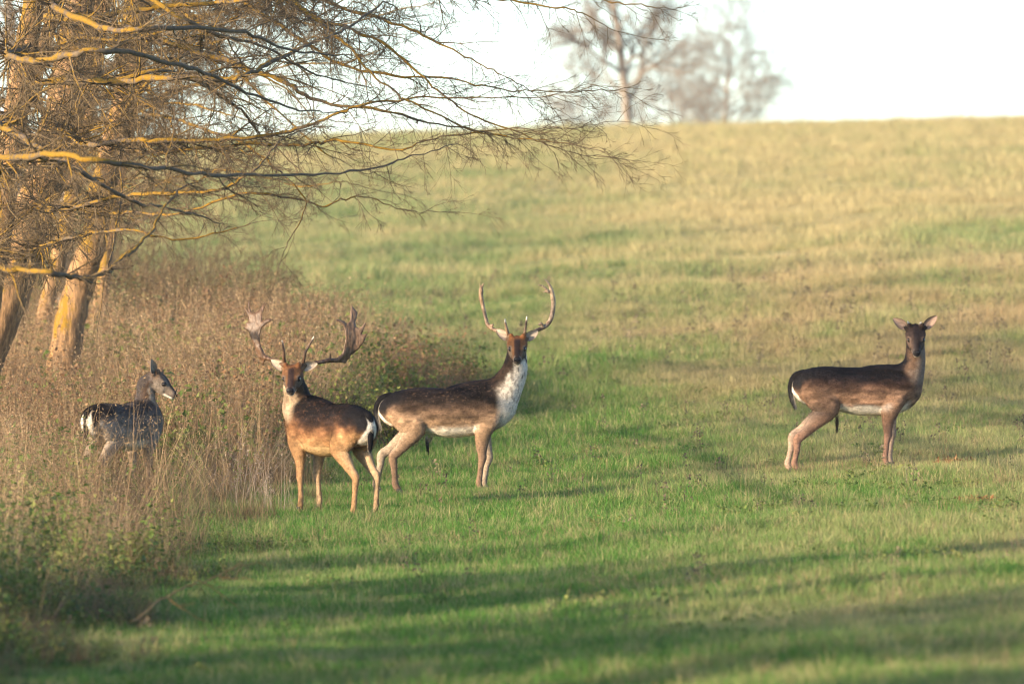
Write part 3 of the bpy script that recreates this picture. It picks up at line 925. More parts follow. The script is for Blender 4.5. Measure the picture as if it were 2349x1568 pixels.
build_deer('buck with broad palmate antlers looking back over its shoulder, black tail towards the viewer', tuple(p1), rot1, 1.0,
           neck=[('local', .88, 0, .74, .118, .165), ('local', .95, .01, .84, .106, .142), (-.572, .70, .93, .095, .118), (-.588, .655, 1.00, .085, .095)],
           hc=(-.598, HY, 1.083), f=(-.10, -.88, -.45), roll=-.04,
           legs=[('h', 1, (.045, .30), .10), ('h', -1, (.02, .305), .06), ('f', 1, .82, .83), ('f', -1, .80, .79)],
           coat=coat_rust, seed=33,
           ears=[((-.045, -.072, .045), (-.100, .03, .066), (.2, -.9, -.15), .036), ((-.045, .072, .045), (.118, .03, .034), (-.2, -.9, -.05), .036)],
           tail=[(.04, 0, .79, .034, .026), (-.01, 0, .765, .032, .028), (-.03, 0, .68, .028, .024), (-.028, 0, .58, .022, .020), (-.018, 0, .51, .012, .012)],
           antlers=[dict(chains=[(z4c([(745, 1075, -.03, .019), (690, 1040, -.01, .0165), (600, 1005, 0, .015), (510, 975, 0, .015), (440, 950, 0, .017), (400, 890, 0, .015), (360, 800, 0, .015)], True), .010),
                                 (z4c([(450, 965, 0, .012), (370, 945, .0, .0085), (325, 905, .0, .006), (308, 868, 0, .0035)], True), .012),
                                 (z4c([(755, 1060, -.03, .0165), (742, 960, -.06, .0135), (745, 880, -.07, .0115), (730, 780, -.075, .0085), (716, 690, -.075, .004)], True), .012)],
                          tips=[b1(*z4(716, 680), HD - .02)], pale=(.105, .058, .032), palm=palm_l, depth=dep_l),
                     dict(chains=[(z4c([(1050, 1085, -.03, .020), (1100, 1050, -.01, .0165), (1200, 1040, 0, .015), (1330, 1020, 0, .0155), (1450, 1000, 0, .017), (1560, 995, 0, .018), (1640, 930, 0, .017), (1700, 830, 0, .012)], False), .010),
                                 (z4c([(1425, 1000, 0, .010), (1450, 950, -.01, .0075), (1455, 890, -.015, .0035)], False), .012),
                                 (z4c([(1040, 1070, -.03, .0165), (1050, 970, -.06, .0135), (1080, 870, -.07, .0115), (1130, 770, -.075, .009), (1180, 680, -.075, .007), (1200, 630, -.075, .004)], False), .012)],
                          tips=[b1(*z4(1203, 615), HD - .02), b1(*z4(1775, 130), HD + .12)], pale=(.15, .095, .06), palm=palm_r, depth=dep_r)])

# ---- dark young buck with button antlers, on the right
k3 = 1014.6
def b3(zx, zy, dep=0.0): return ((zx - 230) / k3, dep, (1420 - zy) / k3)
def b3c(rows): return [b3(zx, zy, d) + (r, r) for zx, zy, d, r in rows]
torso3 = [(.03, .71, .085, .105), (.10, .705, .122, .150), (.22, .705, .145, .168), (.36, .685, .155, .182), (.52, .668, .163, .197), (.68, .672, .158, .203), (.80, .682, .140, .195), (.88, .695, .108, .165), (.935, .70, .075, .125)]
coat_dark = dict(low=A_([.20, .115, .070]), mid=A_([.090, .048, .030]), top=A_([.024, .013, .010]), spine=A_([.007, .006, .007]),
                 neck=A_([.12, .072, .046]), throat=A_([.20, .15, .115]), face=A_([.036, .023, .019]), cheek=A_([.085, .056, .042]), brow=A_([.026, .016, .013]),
                 bridge=A_([.018, .013, .013]), muzzle=A_([.05, .042, .04]), chin=A_([.40, .34, .28]), leg_lo=A_([.24, .135, .090]), leg_in=A_([.45, .34, .25]),
                 ear_in=A_([.34, .23, .17]), ear_out=A_([.022, .016, .014]), front=(.85, -.35, -.2), chest=.25, spots=.0, flecks=.12, th0=.25, shift=-.05, spine_shift=.1, saddle=1.0, tail_side=.1, leg=1.0)
D3 = 70.0
p3 = gpt(1766.5 + 230 * .27563, D3)
build_deer('dark brown young buck with tiny button antlers standing alone on the open slope', tuple(p3), 0.0, 1.0,
           neck=[(.88, 0, .70, .098, .125), (.925, -.005, .81, .088, .112), (.958, -.015, .91, .076, .088), (.965, -.02, 1.0, .070, .078)],
           hc=(.964, -.04, 1.125), f=(.02, -.80, -.60),
           legs=[('h', -1, (-.0, .275), .005), ('h', 1, (-.035, .30), -.045), ('f', -1, .735, .735, -.06), ('f', 1, .775, .775, -.05)],
           coat=coat_dark, seed=45, torso=torso3,
           ears=[((-.045, -.075, .045), (-.108, .02, .078), (.2, -.9, -.1), .037), ((-.045, .075, .045), (.104, .02, .098), (-.2, -.9, -.1), .037)],
           tail=[(.045, 0, .82, .034, .028), (-.02, 0, .79, .034, .030), (-.052, 0, .71, .032, .028), (-.045, 0, .61, .026, .022), (-.02, 0, .54, .014, .013)],
           tuft=((.325, 0, .47), (.32, 0, .31), (.08, .055, .035)),
           antlers=[dict(chains=[(b3c([(1165, 205, -.02, .013), (1158, 188, -.015, .010), (1150, 172, -.01, .008), (1144, 158, 0, .004)]), .01)], tips=[b3(1142, 152)], pale=(.5, .4, .3)),
                    dict(chains=[(b3c([(1240, 205, -.02, .013), (1245, 190, -.015, .010), (1252, 176, -.01, .008), (1258, 166, 0, .004)]), .01)], tips=[b3(1260, 160)], pale=(.5, .4, .3))])

# ---- grey youngster half hidden in the long grass on the left
coat_grey = dict(mottle=.4, streak=.6, low=A_([.27, .225, .185]), mid=A_([.19, .158, .132]), top=A_([.12, .098, .083]), spine=A_([.055, .045, .042]),
                 neck=A_([.075, .048, .034]), throat=A_([.30, .25, .20]), face=A_([.13, .10, .08]), cheek=A_([.155, .125, .10]), brow=A_([.13, .085, .055]),
                 bridge=A_([.04, .028, .022]), muzzle=A_([.10, .08, .07]), chin=A_([.50, .46, .40]), leg_lo=A_([.24, .16, .10]), leg_in=A_([.45, .37, .28]),
                 ear_in=A_([.36, .30, .25]), ear_out=A_([.12, .085, .065]), front=(.85, -.1, -.2), chest=.3, spots=.0, flecks=.2, th0=.2, saddle=.0, tail_side=.1, leg=1.0, belly_hi=1.3)
D4 = 71.0
p4 = gpt(203.0, D4)
rot4 = math.radians(57)
torso4 = [(.03, .66, .085, .10), (.10, .655, .120, .145), (.22, .652, .142, .165), (.36, .632, .152, .18), (.52, .612, .158, .192), (.68, .622, .152, .198), (.80, .64, .135, .19), (.88, .655, .105, .16), (.935, .66, .075, .12)]
k4 = 1314.6
def b4(zx, zy, dep=0.0): return ((zx - 520) / k4, dep, (1745 - zy) / k4)
build_deer('grey young deer half hidden in tall dry grass, head in profile to the right', tuple(p4), rot4, 1.0,
           neck=[('local', .82, 0, .66, .095, .13), (.440, .71, .79, .080, .098), (.442, .735, .89, .070, .080), (.445, .745, .97, .066, .072)],
           hc=b4(1235, 432, .74), f=(.84, -.22, -.46),
           legs=[('h', 1, (.05, .29), .10), ('h', -1, (.03, .30), .05), ('f', 1, .735, .745, -.06), ('f', -1, .76, .765, -.05)],
           coat=coat_grey, seed=57, torso=torso4, head_scale=.96,
           ears=[((-.05, -.066, .055), (-.02, -.055, .120), (.55, -.75, .1), .034), ((-.05, .066, .055), (-.095, .045, .095), (.7, .1, .2), .034)],
           tail=[(.035, 0, .76, .026, .024), (-.022, 0, .73, .026, .022), (-.038, 0, .65, .023, .020), (-.030, 0, .55, .018, .016), (-.015, 0, .48, .010, .010)],
           antlers=[dict(chains=[([(*b4(1195, 345, .76), .013, .013), (*b4(1190, 322, .765), .010, .010)], .01)], tips=[(9, 9, 9)], pale=(.16, .09, .05)),
                    dict(chains=[([(*b4(1228, 345, .68), .013, .013), (*b4(1222, 318, .67), .010, .010)], .01)], tips=[(9, 9, 9)], pale=(.16, .09, .05))])
# ------------------------------------------------------------------ trees
class Tubes:
    def __init__(self):
        self.V = []; self.F = []; self.n = 0; self.A = []
    def add(self, P, R, sides=3, cap=False):
        P = np.asarray(P, float); R = np.asarray(R, float)
        n = len(P)
        T = np.gradient(P, axis=0)
        T /= np.linalg.norm(T, axis=1)[:, None] + 1e-9
        ref = np.array([0, 0, 1.0]) if abs(T[0, 2]) < 0.9 else np.array([1.0, 0, 0])
        S1 = np.cross(T, ref); S1 /= np.linalg.norm(S1, axis=1)[:, None] + 1e-9
        S2 = np.cross(T, S1)
        a = np.linspace(0, 2 * np.pi, sides, endpoint=False)
        ring = P[:, None] + R[:, None, None] * (np.cos(a)[None, :, None] * S1[:, None] + np.sin(a)[None, :, None] * S2[:, None])
        self.V.append(ring.reshape(-1, 3))
        self.A.append(np.repeat(R, sides))
        i = np.arange(n - 1)[:, None] * sides + np.arange(sides)[None]
        j = np.arange(n - 1)[:, None] * sides + (np.arange(sides)[None] + 1) % sides
        self.F.append(np.stack([i, j, j + sides, i + sides], -1).reshape(-1, 4) + self.n)
        self.n += n * sides
    def mesh(self, name, mat, smooth=True):
        return np_mesh(name, np.vstack(self.V), np.vstack(self.F), mat, smooth, attrs={'thick': np.concatenate(self.A)})

def bark_material(name, c0, c1, lichen=0.0, lich_col=((0.30, 0.145, 0.010), (0.16, 0.115, 0.025)), scale=1.0, tmin=0.006, streak=False):
    m, nt, b, out = new_mat(name)
    geo = N(nt, 'ShaderNodeNewGeometry')
    pos = geo.outputs['Position']
    n1 = noise(nt, pos, 30 * scale, 4, 0.7, stretch=(1.0, 1.0, 0.18))
    n2 = noise(nt, pos, 5 * scale, 3, 0.6)
    c = mixrgb(nt, maprange(nt, n1, 0.3, 0.7), c0, c1)
    c = mixrgb(nt, 1.0, c, mixrgb(nt, n2, (0.7, 0.7, 0.7), (1.3, 1.28, 1.25)), 'MULTIPLY')
    if lichen:
        at = N(nt, 'ShaderNodeAttribute'); at.attribute_name = 'thick'
        # lichen crusts gather on the weather side and on the upper side of thicker wood
        dot = N(nt, 'ShaderNodeVectorMath'); dot.operation = 'DOT_PRODUCT'
        nt.links.new(geo.outputs['Normal'], dot.inputs[0])
        dot.inputs[1].default_value = (-0.55, -0.45, 0.55)
        side = maprange(nt, dot.outputs['Value'], -0.6, 0.7, 0.35, 1.0)
        n3 = noise(nt, pos, 17 * scale, 6, 0.75, stretch=(1.0, 1.0, 0.3 if streak else 1.0))
        n4 = noise(nt, pos, 1.3, 2, 0.5)
        k = math_(nt, 'ADD', n3, math_(nt, 'MULTIPLY', math_(nt, 'SUBTRACT', n4, 0.5), 0.8))
        k = math_(nt, 'MULTIPLY', k, side)
        mask = maprange(nt, k, 0.62 - 0.32 * lichen, 0.74 - 0.32 * lichen)
        mask = math_(nt, 'MULTIPLY', mask, maprange(nt, at.outputs['Fac'], tmin, tmin * 2.2))
        lc = mixrgb(nt, noise(nt, pos, 24 * scale, 2, 0.5), lich_col[0], lich_col[1])
        c = mixrgb(nt, mask, c, lc)
    nt.links.new(c, b.inputs['Base Color'])
    b.inputs['Roughness'].default_value = 0.9
    b.inputs['Specular IOR Level'].default_value = 0.15
    bp = N(nt, 'ShaderNodeBump'); bp.inputs['Strength'].default_value = 0.9; bp.inputs['Distance'].default_value = 0.02
    nt.links.new(n1, bp.inputs['Height']); nt.links.new(bp.outputs[0], b.inputs['Normal'])
    return m
M_TRUNK = bark_material('furrowed_bark', (0.12, 0.075, 0.042), (0.38, 0.22, 0.105), 0.42, streak=True)
M_LIMB = bark_material('lichened_bark', (0.085, 0.065, 0.050), (0.17, 0.125, 0.082), 0.80, tmin=0.003)
M_TWIG = bark_material('twig_bark', (0.080, 0.058, 0.038), (0.19, 0.135, 0.075), 0.62, tmin=0.0028)
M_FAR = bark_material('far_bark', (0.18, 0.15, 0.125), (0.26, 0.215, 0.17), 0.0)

def unit(v):
    return v / (np.linalg.norm(v) + 1e-9)

def grow(T, p, d, L, r, level, rng, droop=0.0, spread=0.75, kids=(7, 5, 4), jit=0.16, rmin=0.0009, lf=(0.35, 0.62)):
    """a twig and its side twigs"""
    n = 6 if level >= 2 else (5 if level == 1 else 4)
    P = [p]; dd = unit(d)
    st = L / (n - 1)
    for i in range(n - 1):
        dd = unit(dd + rng.normal(0, jit, 3) + np.array([0, 0, -droop]))
        P.append(P[-1] + dd * st)
    P = np.array(P)
    R = np.linspace(r, max(r * 0.35, rmin), n)
    T.add(P, R, 4 if level >= 2 else 3)
    if level <= 0: return
    k = max(1, int(round(kids[min(level, len(kids)) - 1] * rng.uniform(0.7, 1.3))))
    for i in range(k):
        t = rng.uniform(0.12, 0.98)
        f = t * (n - 1); j = min(int(f), n - 2)
        q = P[j] + (P[j + 1] - P[j]) * (f - j)
        ax = unit(P[j + 1] - P[j])
        s = unit(np.cross(ax, rng.normal(0, 1, 3)))
        nd = unit(ax * (1.0 - 0.3 * spread) + s * spread * rng.uniform(0.5, 1.1))
        grow(T, q, nd, L * rng.uniform(*lf) * (1.05 - 0.5 * t), max(r * 0.5, rmin * 1.25), level - 1, rng, droop, spread, kids, jit, rmin, lf)

def limb_path(rows, rng, n=7, wob=0.012):
    A = catmull([list(pic(a, b, d)) + [r, r] for a, b, d, r in rows], n)
    P = A[:, :3].copy(); R = np.maximum(A[:, 3], 0.002)
    w = rng.normal(0, 1, P.shape)
    w = np.cumsum(w, 0); w -= np.linspace(0, 1, len(P))[:, None] * w[-1]
    P += w * wob * 0.5
    P += rng.normal(0, wob * 0.35, P.shape)
    return P, R

def limb(parent, rows, seed, dens=5.0, tl=(0.45, 1.1), level=2, droop=0.03, start=0.12, kids=(4, 6, 4), label=None, wob=0.012):
    """one bough traced in space, with its spray of twigs as a sub-part"""
    rng = rs(seed)
    P, R = limb_path(rows, rng, wob=wob)
    R = R * .8 * (1 + .12 * rng.normal(0, 1, len(R)))
    T = Tubes(); T.add(P, R, 7)
    o = add('bough', T.mesh('bough', M_LIMB), parent)
    if label: o['label'] = label
    seg = np.linalg.norm(np.diff(P, axis=0), axis=1); cum = np.concatenate([[0], np.cumsum(seg)]); tot = cum[-1]
    W = Tubes()
    m = int(dens * .85 * tot)
    for i in range(m):
        t = start + (1 - start) * (i + rng.rand()) / m
        s = t * tot
        j = min(np.searchsorted(cum, s) - 1, len(P) - 2); j = max(j, 0)
        q = P[j] + (P[j + 1] - P[j]) * ((s - cum[j]) / (seg[j] + 1e-9))
        ax = unit(P[j + 1] - P[j])
        sd = unit(np.cross(ax, rng.normal(0, 1, 3)))
        nd = unit(ax * rng.uniform(0.5, 1.0) + sd * rng.uniform(0.4, 0.9))
        r = max(0.0028, R[j] * rng.uniform(0.25, 0.5))
        grow(W, q, nd, rng.uniform(*tl) * (1.1 - 0.55 * t), min(r, 0.009), level, rng, droop, 0.75, kids)
    # leading twig
    grow(W, P[-1], unit(P[-1] - P[-3]), tl[1] * 0.6, R[-1], level, rng, droop, 0.7, kids)
    w = add('twig_spray', W.mesh('twig_spray', M_TWIG), o)
    return o

def trunk(parent, rows, seed, sides=18, mat=None, wob=0.01):
    rng = rs(seed)
    P, R = limb_path(rows, rng, wob=wob)
    T = Tubes(); T.add(P, R, sides)
    V = T.V[0]
    ang = vnoise(V * np.array([1, 1, .25]), 9, seed)
    C0 = np.repeat(P, sides, 0)
    T.V[0] = C0 + .86 * (V - C0) * (0.93 + 0.14 * ang)[:, None]
    return add('trunk', T.mesh('trunk', mat or M_TRUNK), parent)

def base_of(rows):
    a, b, d, r = rows[0]
    g = gpt(a, d)
    row = 784 - (g[2] - 0.15 - CAMZ) / d * FOC
    return g, [(a, row, d, r * 1.25)] + rows[1:]

def tree(name_label, rows, seed, group='lichened trees along the wood edge'):
    g, rows = base_of(rows)
    t = empty('bare_tree', tuple(g))
    tag(t, name_label, 'tree', group)
    tr = trunk(t, rows, seed)
    t['_'] = 0
    del t['_']
    return t

class Local:
    """children are modelled in world axes; shift them under the tree's base"""
    def fix(t):
        off = Vector(t.location)
        def go(o):
            for c in o.children:
                if c.type == 'MESH':
                    co = np.empty(len(c.data.vertices) * 3, np.float32)
                    c.data.vertices.foreach_get('co', co)
                    co = co.reshape(-1, 3) - np.array(off, np.float32)
                    c.data.vertices.foreach_set('co', co.ravel()); c.data.update()
                go(c)
        go(t)

# trunk A: leaning trunk whose foot shows above the long grass
A = tree('leaning lichened tree trunk, the one whose foot stands clear above the long grass', [(120, 900, 84, .205), (145, 780, 84, .185), (172, 650, 84, .165), (200, 540, 83.8, .155), (224, 430, 83.6, .150), (262, 300, 83.2, .14), (290, 190, 83, .13), (300, 80, 83, .12), (312, -60, 83, .11), (330, -300, 83, .09), (350, -700, 83, .05)], 101)
# trunk B: thicker trunk cut by the left edge
B = tree('thick lichened trunk leaning in from the left edge, with orange crusts on its left side', [(-90, 980, 78, .26), (-50, 860, 78, .235), (-5, 730, 78, .215), (35, 600, 78, .20), (66, 490, 78, .195), (98, 380, 78, .185), (128, 280, 78, .18), (150, 180, 78.2, .17), (172, 60, 78.5, .16), (195, -80, 79, .15), (230, -350, 79, .12), (260, -800, 79, .06)], 102)
# trunk C: second stem right behind B
Ct = tree('slim reddish trunk standing close behind the thick leaning trunk', [(-20, 900, 90, .15), (40, 720, 90, .135), (78, 590, 90, .125), (112, 480, 90, .12), (140, 390, 90, .115), (165, 300, 90, .11), (190, 180, 90, .10), (210, 40, 90, .09), (225, -150, 90, .08), (240, -450, 90, .04)], 103)
# trunk D: darker upright one at the edge
Dt = tree('dark upright trunk along the left picture edge, mostly behind boughs', [(-60, 960, 72, .15), (-40, 760, 72, .14), (-10, 560, 72, .13), (15, 400, 72, .125), (38, 250, 72, .12), (62, 110, 72, .11), (75, -40, 72, .10), (90, -300, 72, .08), (100, -600, 72, .04)], 104)
# trunk E: farther, right of A
Et = tree('slender far trunk just right of the clear leaning one, half hidden by it', [(205, 860, 98, .12), (222, 740, 98, .11), (240, 620, 98, .10), (258, 500, 98, .095), (280, 380, 98, .09), (305, 260, 98, .085), (325, 140, 98, .08), (340, 0, 98, .07), (360, -300, 98, .03)], 105)

Ft = tree('slim orange lit trunk in the gap between the thick leaning trunk and the clear one', [(70, 880, 94, .12), (98, 740, 94, .11), (128, 600, 94, .105), (156, 470, 94, .10), (186, 330, 94, .095), (214, 190, 94, .085), (238, 40, 94, .075), (262, -200, 94, .05), (280, -420, 94, .03)], 106)
Gt = tree('thin bent trunk leaning right at the far left, in front of the dark upright one', [(-120, 900, 75, .10), (-80, 740, 75, .09), (-40, 590, 75, .085), (5, 430, 75, .08), (52, 280, 75, .075), (98, 130, 75, .07), (135, -20, 75, .06), (165, -220, 75, .045), (185, -420, 75, .03)], 107)
limb(B, [(172, 60, 78, .04), (100, 42, 74, .036), (200, 52, 71, .034), (300, 30, 69, .030), (400, 15, 68, .026), (550, 0, 67, .022), (700, -45, 66, .016)], 201, 6)
limb(B, [(128, 280, 78, .05), (60, 205, 72, .040), (150, 180, 69, .036), (250, 186, 67, .034), (350, 185, 66, .030), (500, 186, 66, .028), (550, 180, 66, .024), (625, 145, 66.5, .020), (725, 95, 67.5, .016), (800, 65, 68.5, .013), (880, 5, 69.5, .009)], 202, 6, label='bough thickly crusted with yellow lichen')
limb(A, [(290, 190, 83, .05), (262, 70, 77, .04), (330, 85, 74, .034), (400, 105, 72, .032), (480, 130, 71, .030), (575, 170, 70, .026), (675, 210, 69.5, .022), (750, 245, 69.5, .018), (900, 270, 69.5, .013), (1050, 295, 70, .008), (1190, 312, 70, .005)], 203, 7, label='dark bough slanting down to the right')
limb(A, [(262, 300, 83, .04), (310, 215, 78, .026), (350, 170, 75, .022), (425, 120, 73, .019), (475, 75, 72, .016), (550, 30, 71, .013), (640, -20, 70, .009)], 204, 6)
limb(B, [(250, 186, 67, .022), (380, 165, 67, .020), (465, 190, 68, .019), (525, 235, 69, .017), (565, 265, 69.5, .014), (592, 302, 70, .010), (640, 345, 70, .006)], 205, 6)
limb(A, [(312, -60, 83, .05), (450, -110, 76, .034), (580, -60, 72, .026), (665, 0, 70, .022), (725, 45, 69.5, .020), (785, 95, 69.2, .017), (825, 150, 69, .014), (900, 220, 69, .012), (950, 240, 69, .0105), (1100, 295, 69, .008), (1250, 320, 69, .006), (1390, 347, 69, .004)], 206, 9, tl=(.4, .95), start=.3)
limb(A, [(300, -90, 83, .05), (520, -120, 76, .030), (640, -20, 72, .022), (715, 40, 71, .020), (825, 80, 70, .017), (925, 125, 69.5, .014), (1000, 200, 69.2, .011), (1075, 260, 69.2, .009), (1200, 310, 69.2, .007), (1300, 350, 69.2, .005), (1405, 362, 69.2, .003)], 207, 10, tl=(.4, .95), start=.3)
limb(B, [(98, 380, 78, .05), (120, 300, 73, .034), (200, 330, 70, .030), (325, 320, 69, .027), (450, 320, 69, .024), (575, 312, 69, .020), (700, 285, 69, .017), (775, 255, 69, .014), (850, 235, 69, .012), (1000, 220, 69, .009), (1180, 220, 69, .006), (1330, 208, 69, .004)], 208, 8, tl=(.4, 1.0))
limb(Dt, [(38, 250, 72, .05), (0, 280, 62, .030), (60, 322, 60, .028), (130, 362, 59, .025), (180, 385, 59, .022), (300, 450, 60, .016), (400, 475, 61, .010), (480, 500, 62, .006)], 209, 3.5, tl=(.35, .8))
limb(Ct, [(165, 300, 90, .04), (300, 345, 80, .026), (450, 335, 74, .022), (600, 325, 71, .018), (720, 322, 70, .015), (800, 320, 69.5, .013), (925, 340, 69.2, .010), (1000, 320, 69.2, .008), (1180, 300, 69.2, .006), (1300, 290, 69.2, .004), (1420, 276, 69.2, .003)], 210, 8, tl=(.35, .9))
limb(B, [(66, 490, 78, .04), (100, 470, 70, .024), (150, 480, 67, .022), (280, 445, 65, .020), (450, 437, 64, .017), (525, 425, 64, .014), (600, 380, 64, .011), (650, 325, 64.5, .008), (720, 290, 65, .005)], 211, 7, tl=(.35, .85))
limb(Dt, [(-10, 560, 72, .05), (-60, 600, 62, .028), (0, 613, 58, .025), (80, 616, 57, .024), (150, 625, 57, .022), (240, 618, 58, .018), (300, 575, 58.5, .015), (350, 530, 59, .013), (385, 470, 59.5, .011), (440, 420, 60, .008), (520, 385, 60, .005)], 212, 5, tl=(.3, .7))
limb(Dt, [(15, 400, 72, .05), (-30, 370, 62, .034), (60, 362, 59, .030), (150, 360, 58, .028), (250, 380, 58, .024), (400, 390, 59, .020), (500, 400, 60, .016), (700, 395, 62, .013), (875, 385, 64, .010), (950, 360, 65, .007), (1050, 330, 66, .004)], 213, 4.0, tl=(.35, .9))
limb(A, [(224, 430, 83.6, .04), (240, 480, 78, .020), (300, 482, 76, .018), (400, 485, 75, .016), (550, 442, 74, .014), (675, 455, 74, .011), (750, 470, 74, .009), (820, 452, 74, .007), (925, 480, 74, .005), (1025, 486, 74, .003)], 214, 8, tl=(.3, .8), droop=.06)
limb(A, [(330, -300, 83, .05), (650, -220, 76, .030), (900, -90, 72, .020), (1040, -20, 70.5, .014), (1174, 2, 70, .011), (1280, 16, 69.5, .008), (1345, 37, 69.5, .006), (1418, 72, 69.5, .003)], 215, 8, tl=(.3, .8), start=.4)
limb(A, [(320, -350, 83, .05), (700, -250, 76, .028), (1050, -120, 72, .018), (1250, -40, 70, .011), (1390, 0, 69.5, .008), (1475, 10, 69.3, .006), (1525, 20, 69.3, .004), (1572, 14, 69.3, .0025)], 216, 8, tl=(.3, .7), start=.45)
limb(B, [(195, -80, 79, .04), (420, -60, 74, .028), (620, 40, 71, .022), (760, 130, 70, .017), (880, 165, 69.5, .013), (1050, 182, 69.3, .009), (1174, 200, 69.3, .007), (1290, 208, 69.3, .005), (1420, 206, 69.3, .003)], 217, 9, tl=(.4, .95), start=.25)
limb(A, [(310, -120, 83, .045), (560, -60, 77, .028), (780, 20, 73, .020), (900, 60, 71, .015), (1010, 100, 70, .011), (1100, 150, 69.7, .008), (1190, 190, 69.5, .005), (1270, 250, 69.5, .003)], 218, 9, tl=(.35, .9), start=.3)
limb(Ct, [(190, 180, 90, .04), (320, 250, 82, .024), (430, 280, 78, .020), (560, 330, 75, .016), (640, 400, 74, .012), (700, 470, 73.5, .008), (660, 560, 73, .005), (640, 610, 73, .003)], 219, 7, tl=(.3, .7), droop=.08)
limb(Et, [(258, 500, 98, .03), (330, 440, 92, .018), (430, 400, 88, .015), (560, 395, 85, .012), (690, 430, 83, .009), (780, 420, 82, .006), (880, 440, 82, .004)], 220, 7, tl=(.35, .8))
limb(Dt, [(62, 110, 72, .05), (20, 130, 63, .034), (110, 140, 61, .030), (210, 120, 60.5, .026), (330, 130, 61, .022), (450, 160, 62, .018), (580, 215, 63, .013), (700, 250, 64, .008), (790, 260, 65, .005)], 221, 4.0, tl=(.35, .9))
limb(Dt, [(75, -40, 72, .05), (130, 20, 64, .034), (260, 70, 62, .028), (380, 60, 62, .022), (520, 70, 63, .017), (650, 110, 64, .012), (770, 130, 65, .007)], 222, 4.0, tl=(.35, .9))
limb(B, [(35, 600, 78, .04), (120, 560, 70, .022), (200, 545, 67, .018), (300, 530, 66, .014), (420, 545, 66, .010), (540, 520, 66, .006), (600, 505, 66, .003)], 223, 6, tl=(.3, .7), droop=.03)
limb(Et, [(305, 260, 98, .04), (420, 200, 92, .024), (540, 190, 88, .018), (660, 150, 86, .014), (790, 140, 84, .010), (900, 100, 83, .006), (1000, 60, 83, .003)], 224, 9, tl=(.5, 1.1))
limb(Et, [(340, 0, 98, .04), (450, 40, 92, .024), (580, 20, 88, .018), (720, 60, 86, .014), (850, 40, 84, .010), (980, 10, 83, .006)], 225, 9, tl=(.5, 1.1))
limb(Ct, [(225, -150, 90, .04), (380, -20, 84, .026), (500, 110, 81, .020), (620, 240, 80, .014), (720, 330, 79, .009), (800, 380, 79, .005)], 226, 9, tl=(.5, 1.1))
limb(Ct, [(140, 390, 90, .03), (210, 300, 86, .022), (300, 250, 84, .018), (400, 240, 83, .014), (520, 260, 82, .010), (650, 300, 82, .006)], 227, 9, tl=(.5, 1.0))
limb(Dt, [(90, -300, 72, .05), (200, -120, 68, .034), (330, -20, 66, .026), (470, 60, 66, .020), (600, 100, 66.5, .014), (730, 170, 67, .009), (850, 200, 68, .005)], 228, 4.5, tl=(.4, .95), start=.3)
# a broken hanging stick
limb(A, [(262, 300, 83, .012), (275, 400, 74, .011), (270, 460, 72, .012), (262, 530, 71.5, .011), (250, 600, 71, .009), (236, 660, 71, .006)], 230, 0.0, label='yellow lichened stick hanging straight down', wob=.006)
limb(Ft, [(214, 190, 94, .03), (300, 130, 90, .02), (420, 120, 87, .016), (540, 90, 85, .012), (660, 100, 84, .008), (760, 70, 84, .005)], 231, 9, tl=(.5, 1.1))
limb(Ft, [(156, 470, 94, .025), (240, 420, 92, .018), (350, 410, 91, .014), (470, 440, 90, .010), (590, 470, 90, .006)], 232, 9, tl=(.4, .9))
limb(Gt, [(98, 130, 75, .03), (180, 90, 72, .02), (300, 95, 70, .016), (430, 60, 69, .012), (560, 65, 69, .008), (650, 40, 69, .005)], 233, 6, tl=(.4, .9))
for t in (A, B, Ct, Dt, Et, Ft, Gt): Local.fix(t)

# free-standing whole trees (hilltop and those outside the frame whose shade falls across the meadow)
def whole_tree(seed, height, spread, r0, level=3, mat=None, nmain=9, kids=(4, 5, 5), lean=0.0, low=.25, rmin=0.0, lf=(0.35, 0.62)):
    rng = rs(seed)
    n = 9
    P = [np.zeros(3)]; d = unit(np.array([lean, rng.normal(0, .03), 1.0]))
    for i in range(n - 1):
        d = unit(d + rng.normal(0, .05, 3) + np.array([0, 0, .06]))
        P.append(P[-1] + d * height * .8 / (n - 1))
    P = np.array(P); P[0, 2] = -.4
    R = r0 * (1 - np.linspace(0, 1, n) * .82)
    T = Tubes(); T.add(P, R, 9)
    W = Tubes()
    for i in range(nmain):
        t = low + (1 - low) * (i + rng.rand()) / nmain
        f = t * (n - 1); j = min(int(f), n - 2)
        q = P[j] + (P[j + 1] - P[j]) * (f - j)
        a = i * 2.4 + rng.uniform(-.4, .4)
        nd = unit(np.array([math.cos(a), math.sin(a), rng.uniform(.35, .95)]))
        L = spread * rng.uniform(.75, 1.15) * (1.1 - .55 * t)
        grow(W, q, nd, L, R[j] * .45, level, rng, -.02, .7, kids, .13, max(rmin, .0009), lf)
    grow(W, P[-1], np.array([0, 0, 1.0]), spread * .6, R[-1], level, rng, -.02, .7, kids, .13, max(rmin, .0009), lf)
    return T.mesh('trunk', mat or M_TRUNK), W.mesh('crown', mat or M_TWIG)

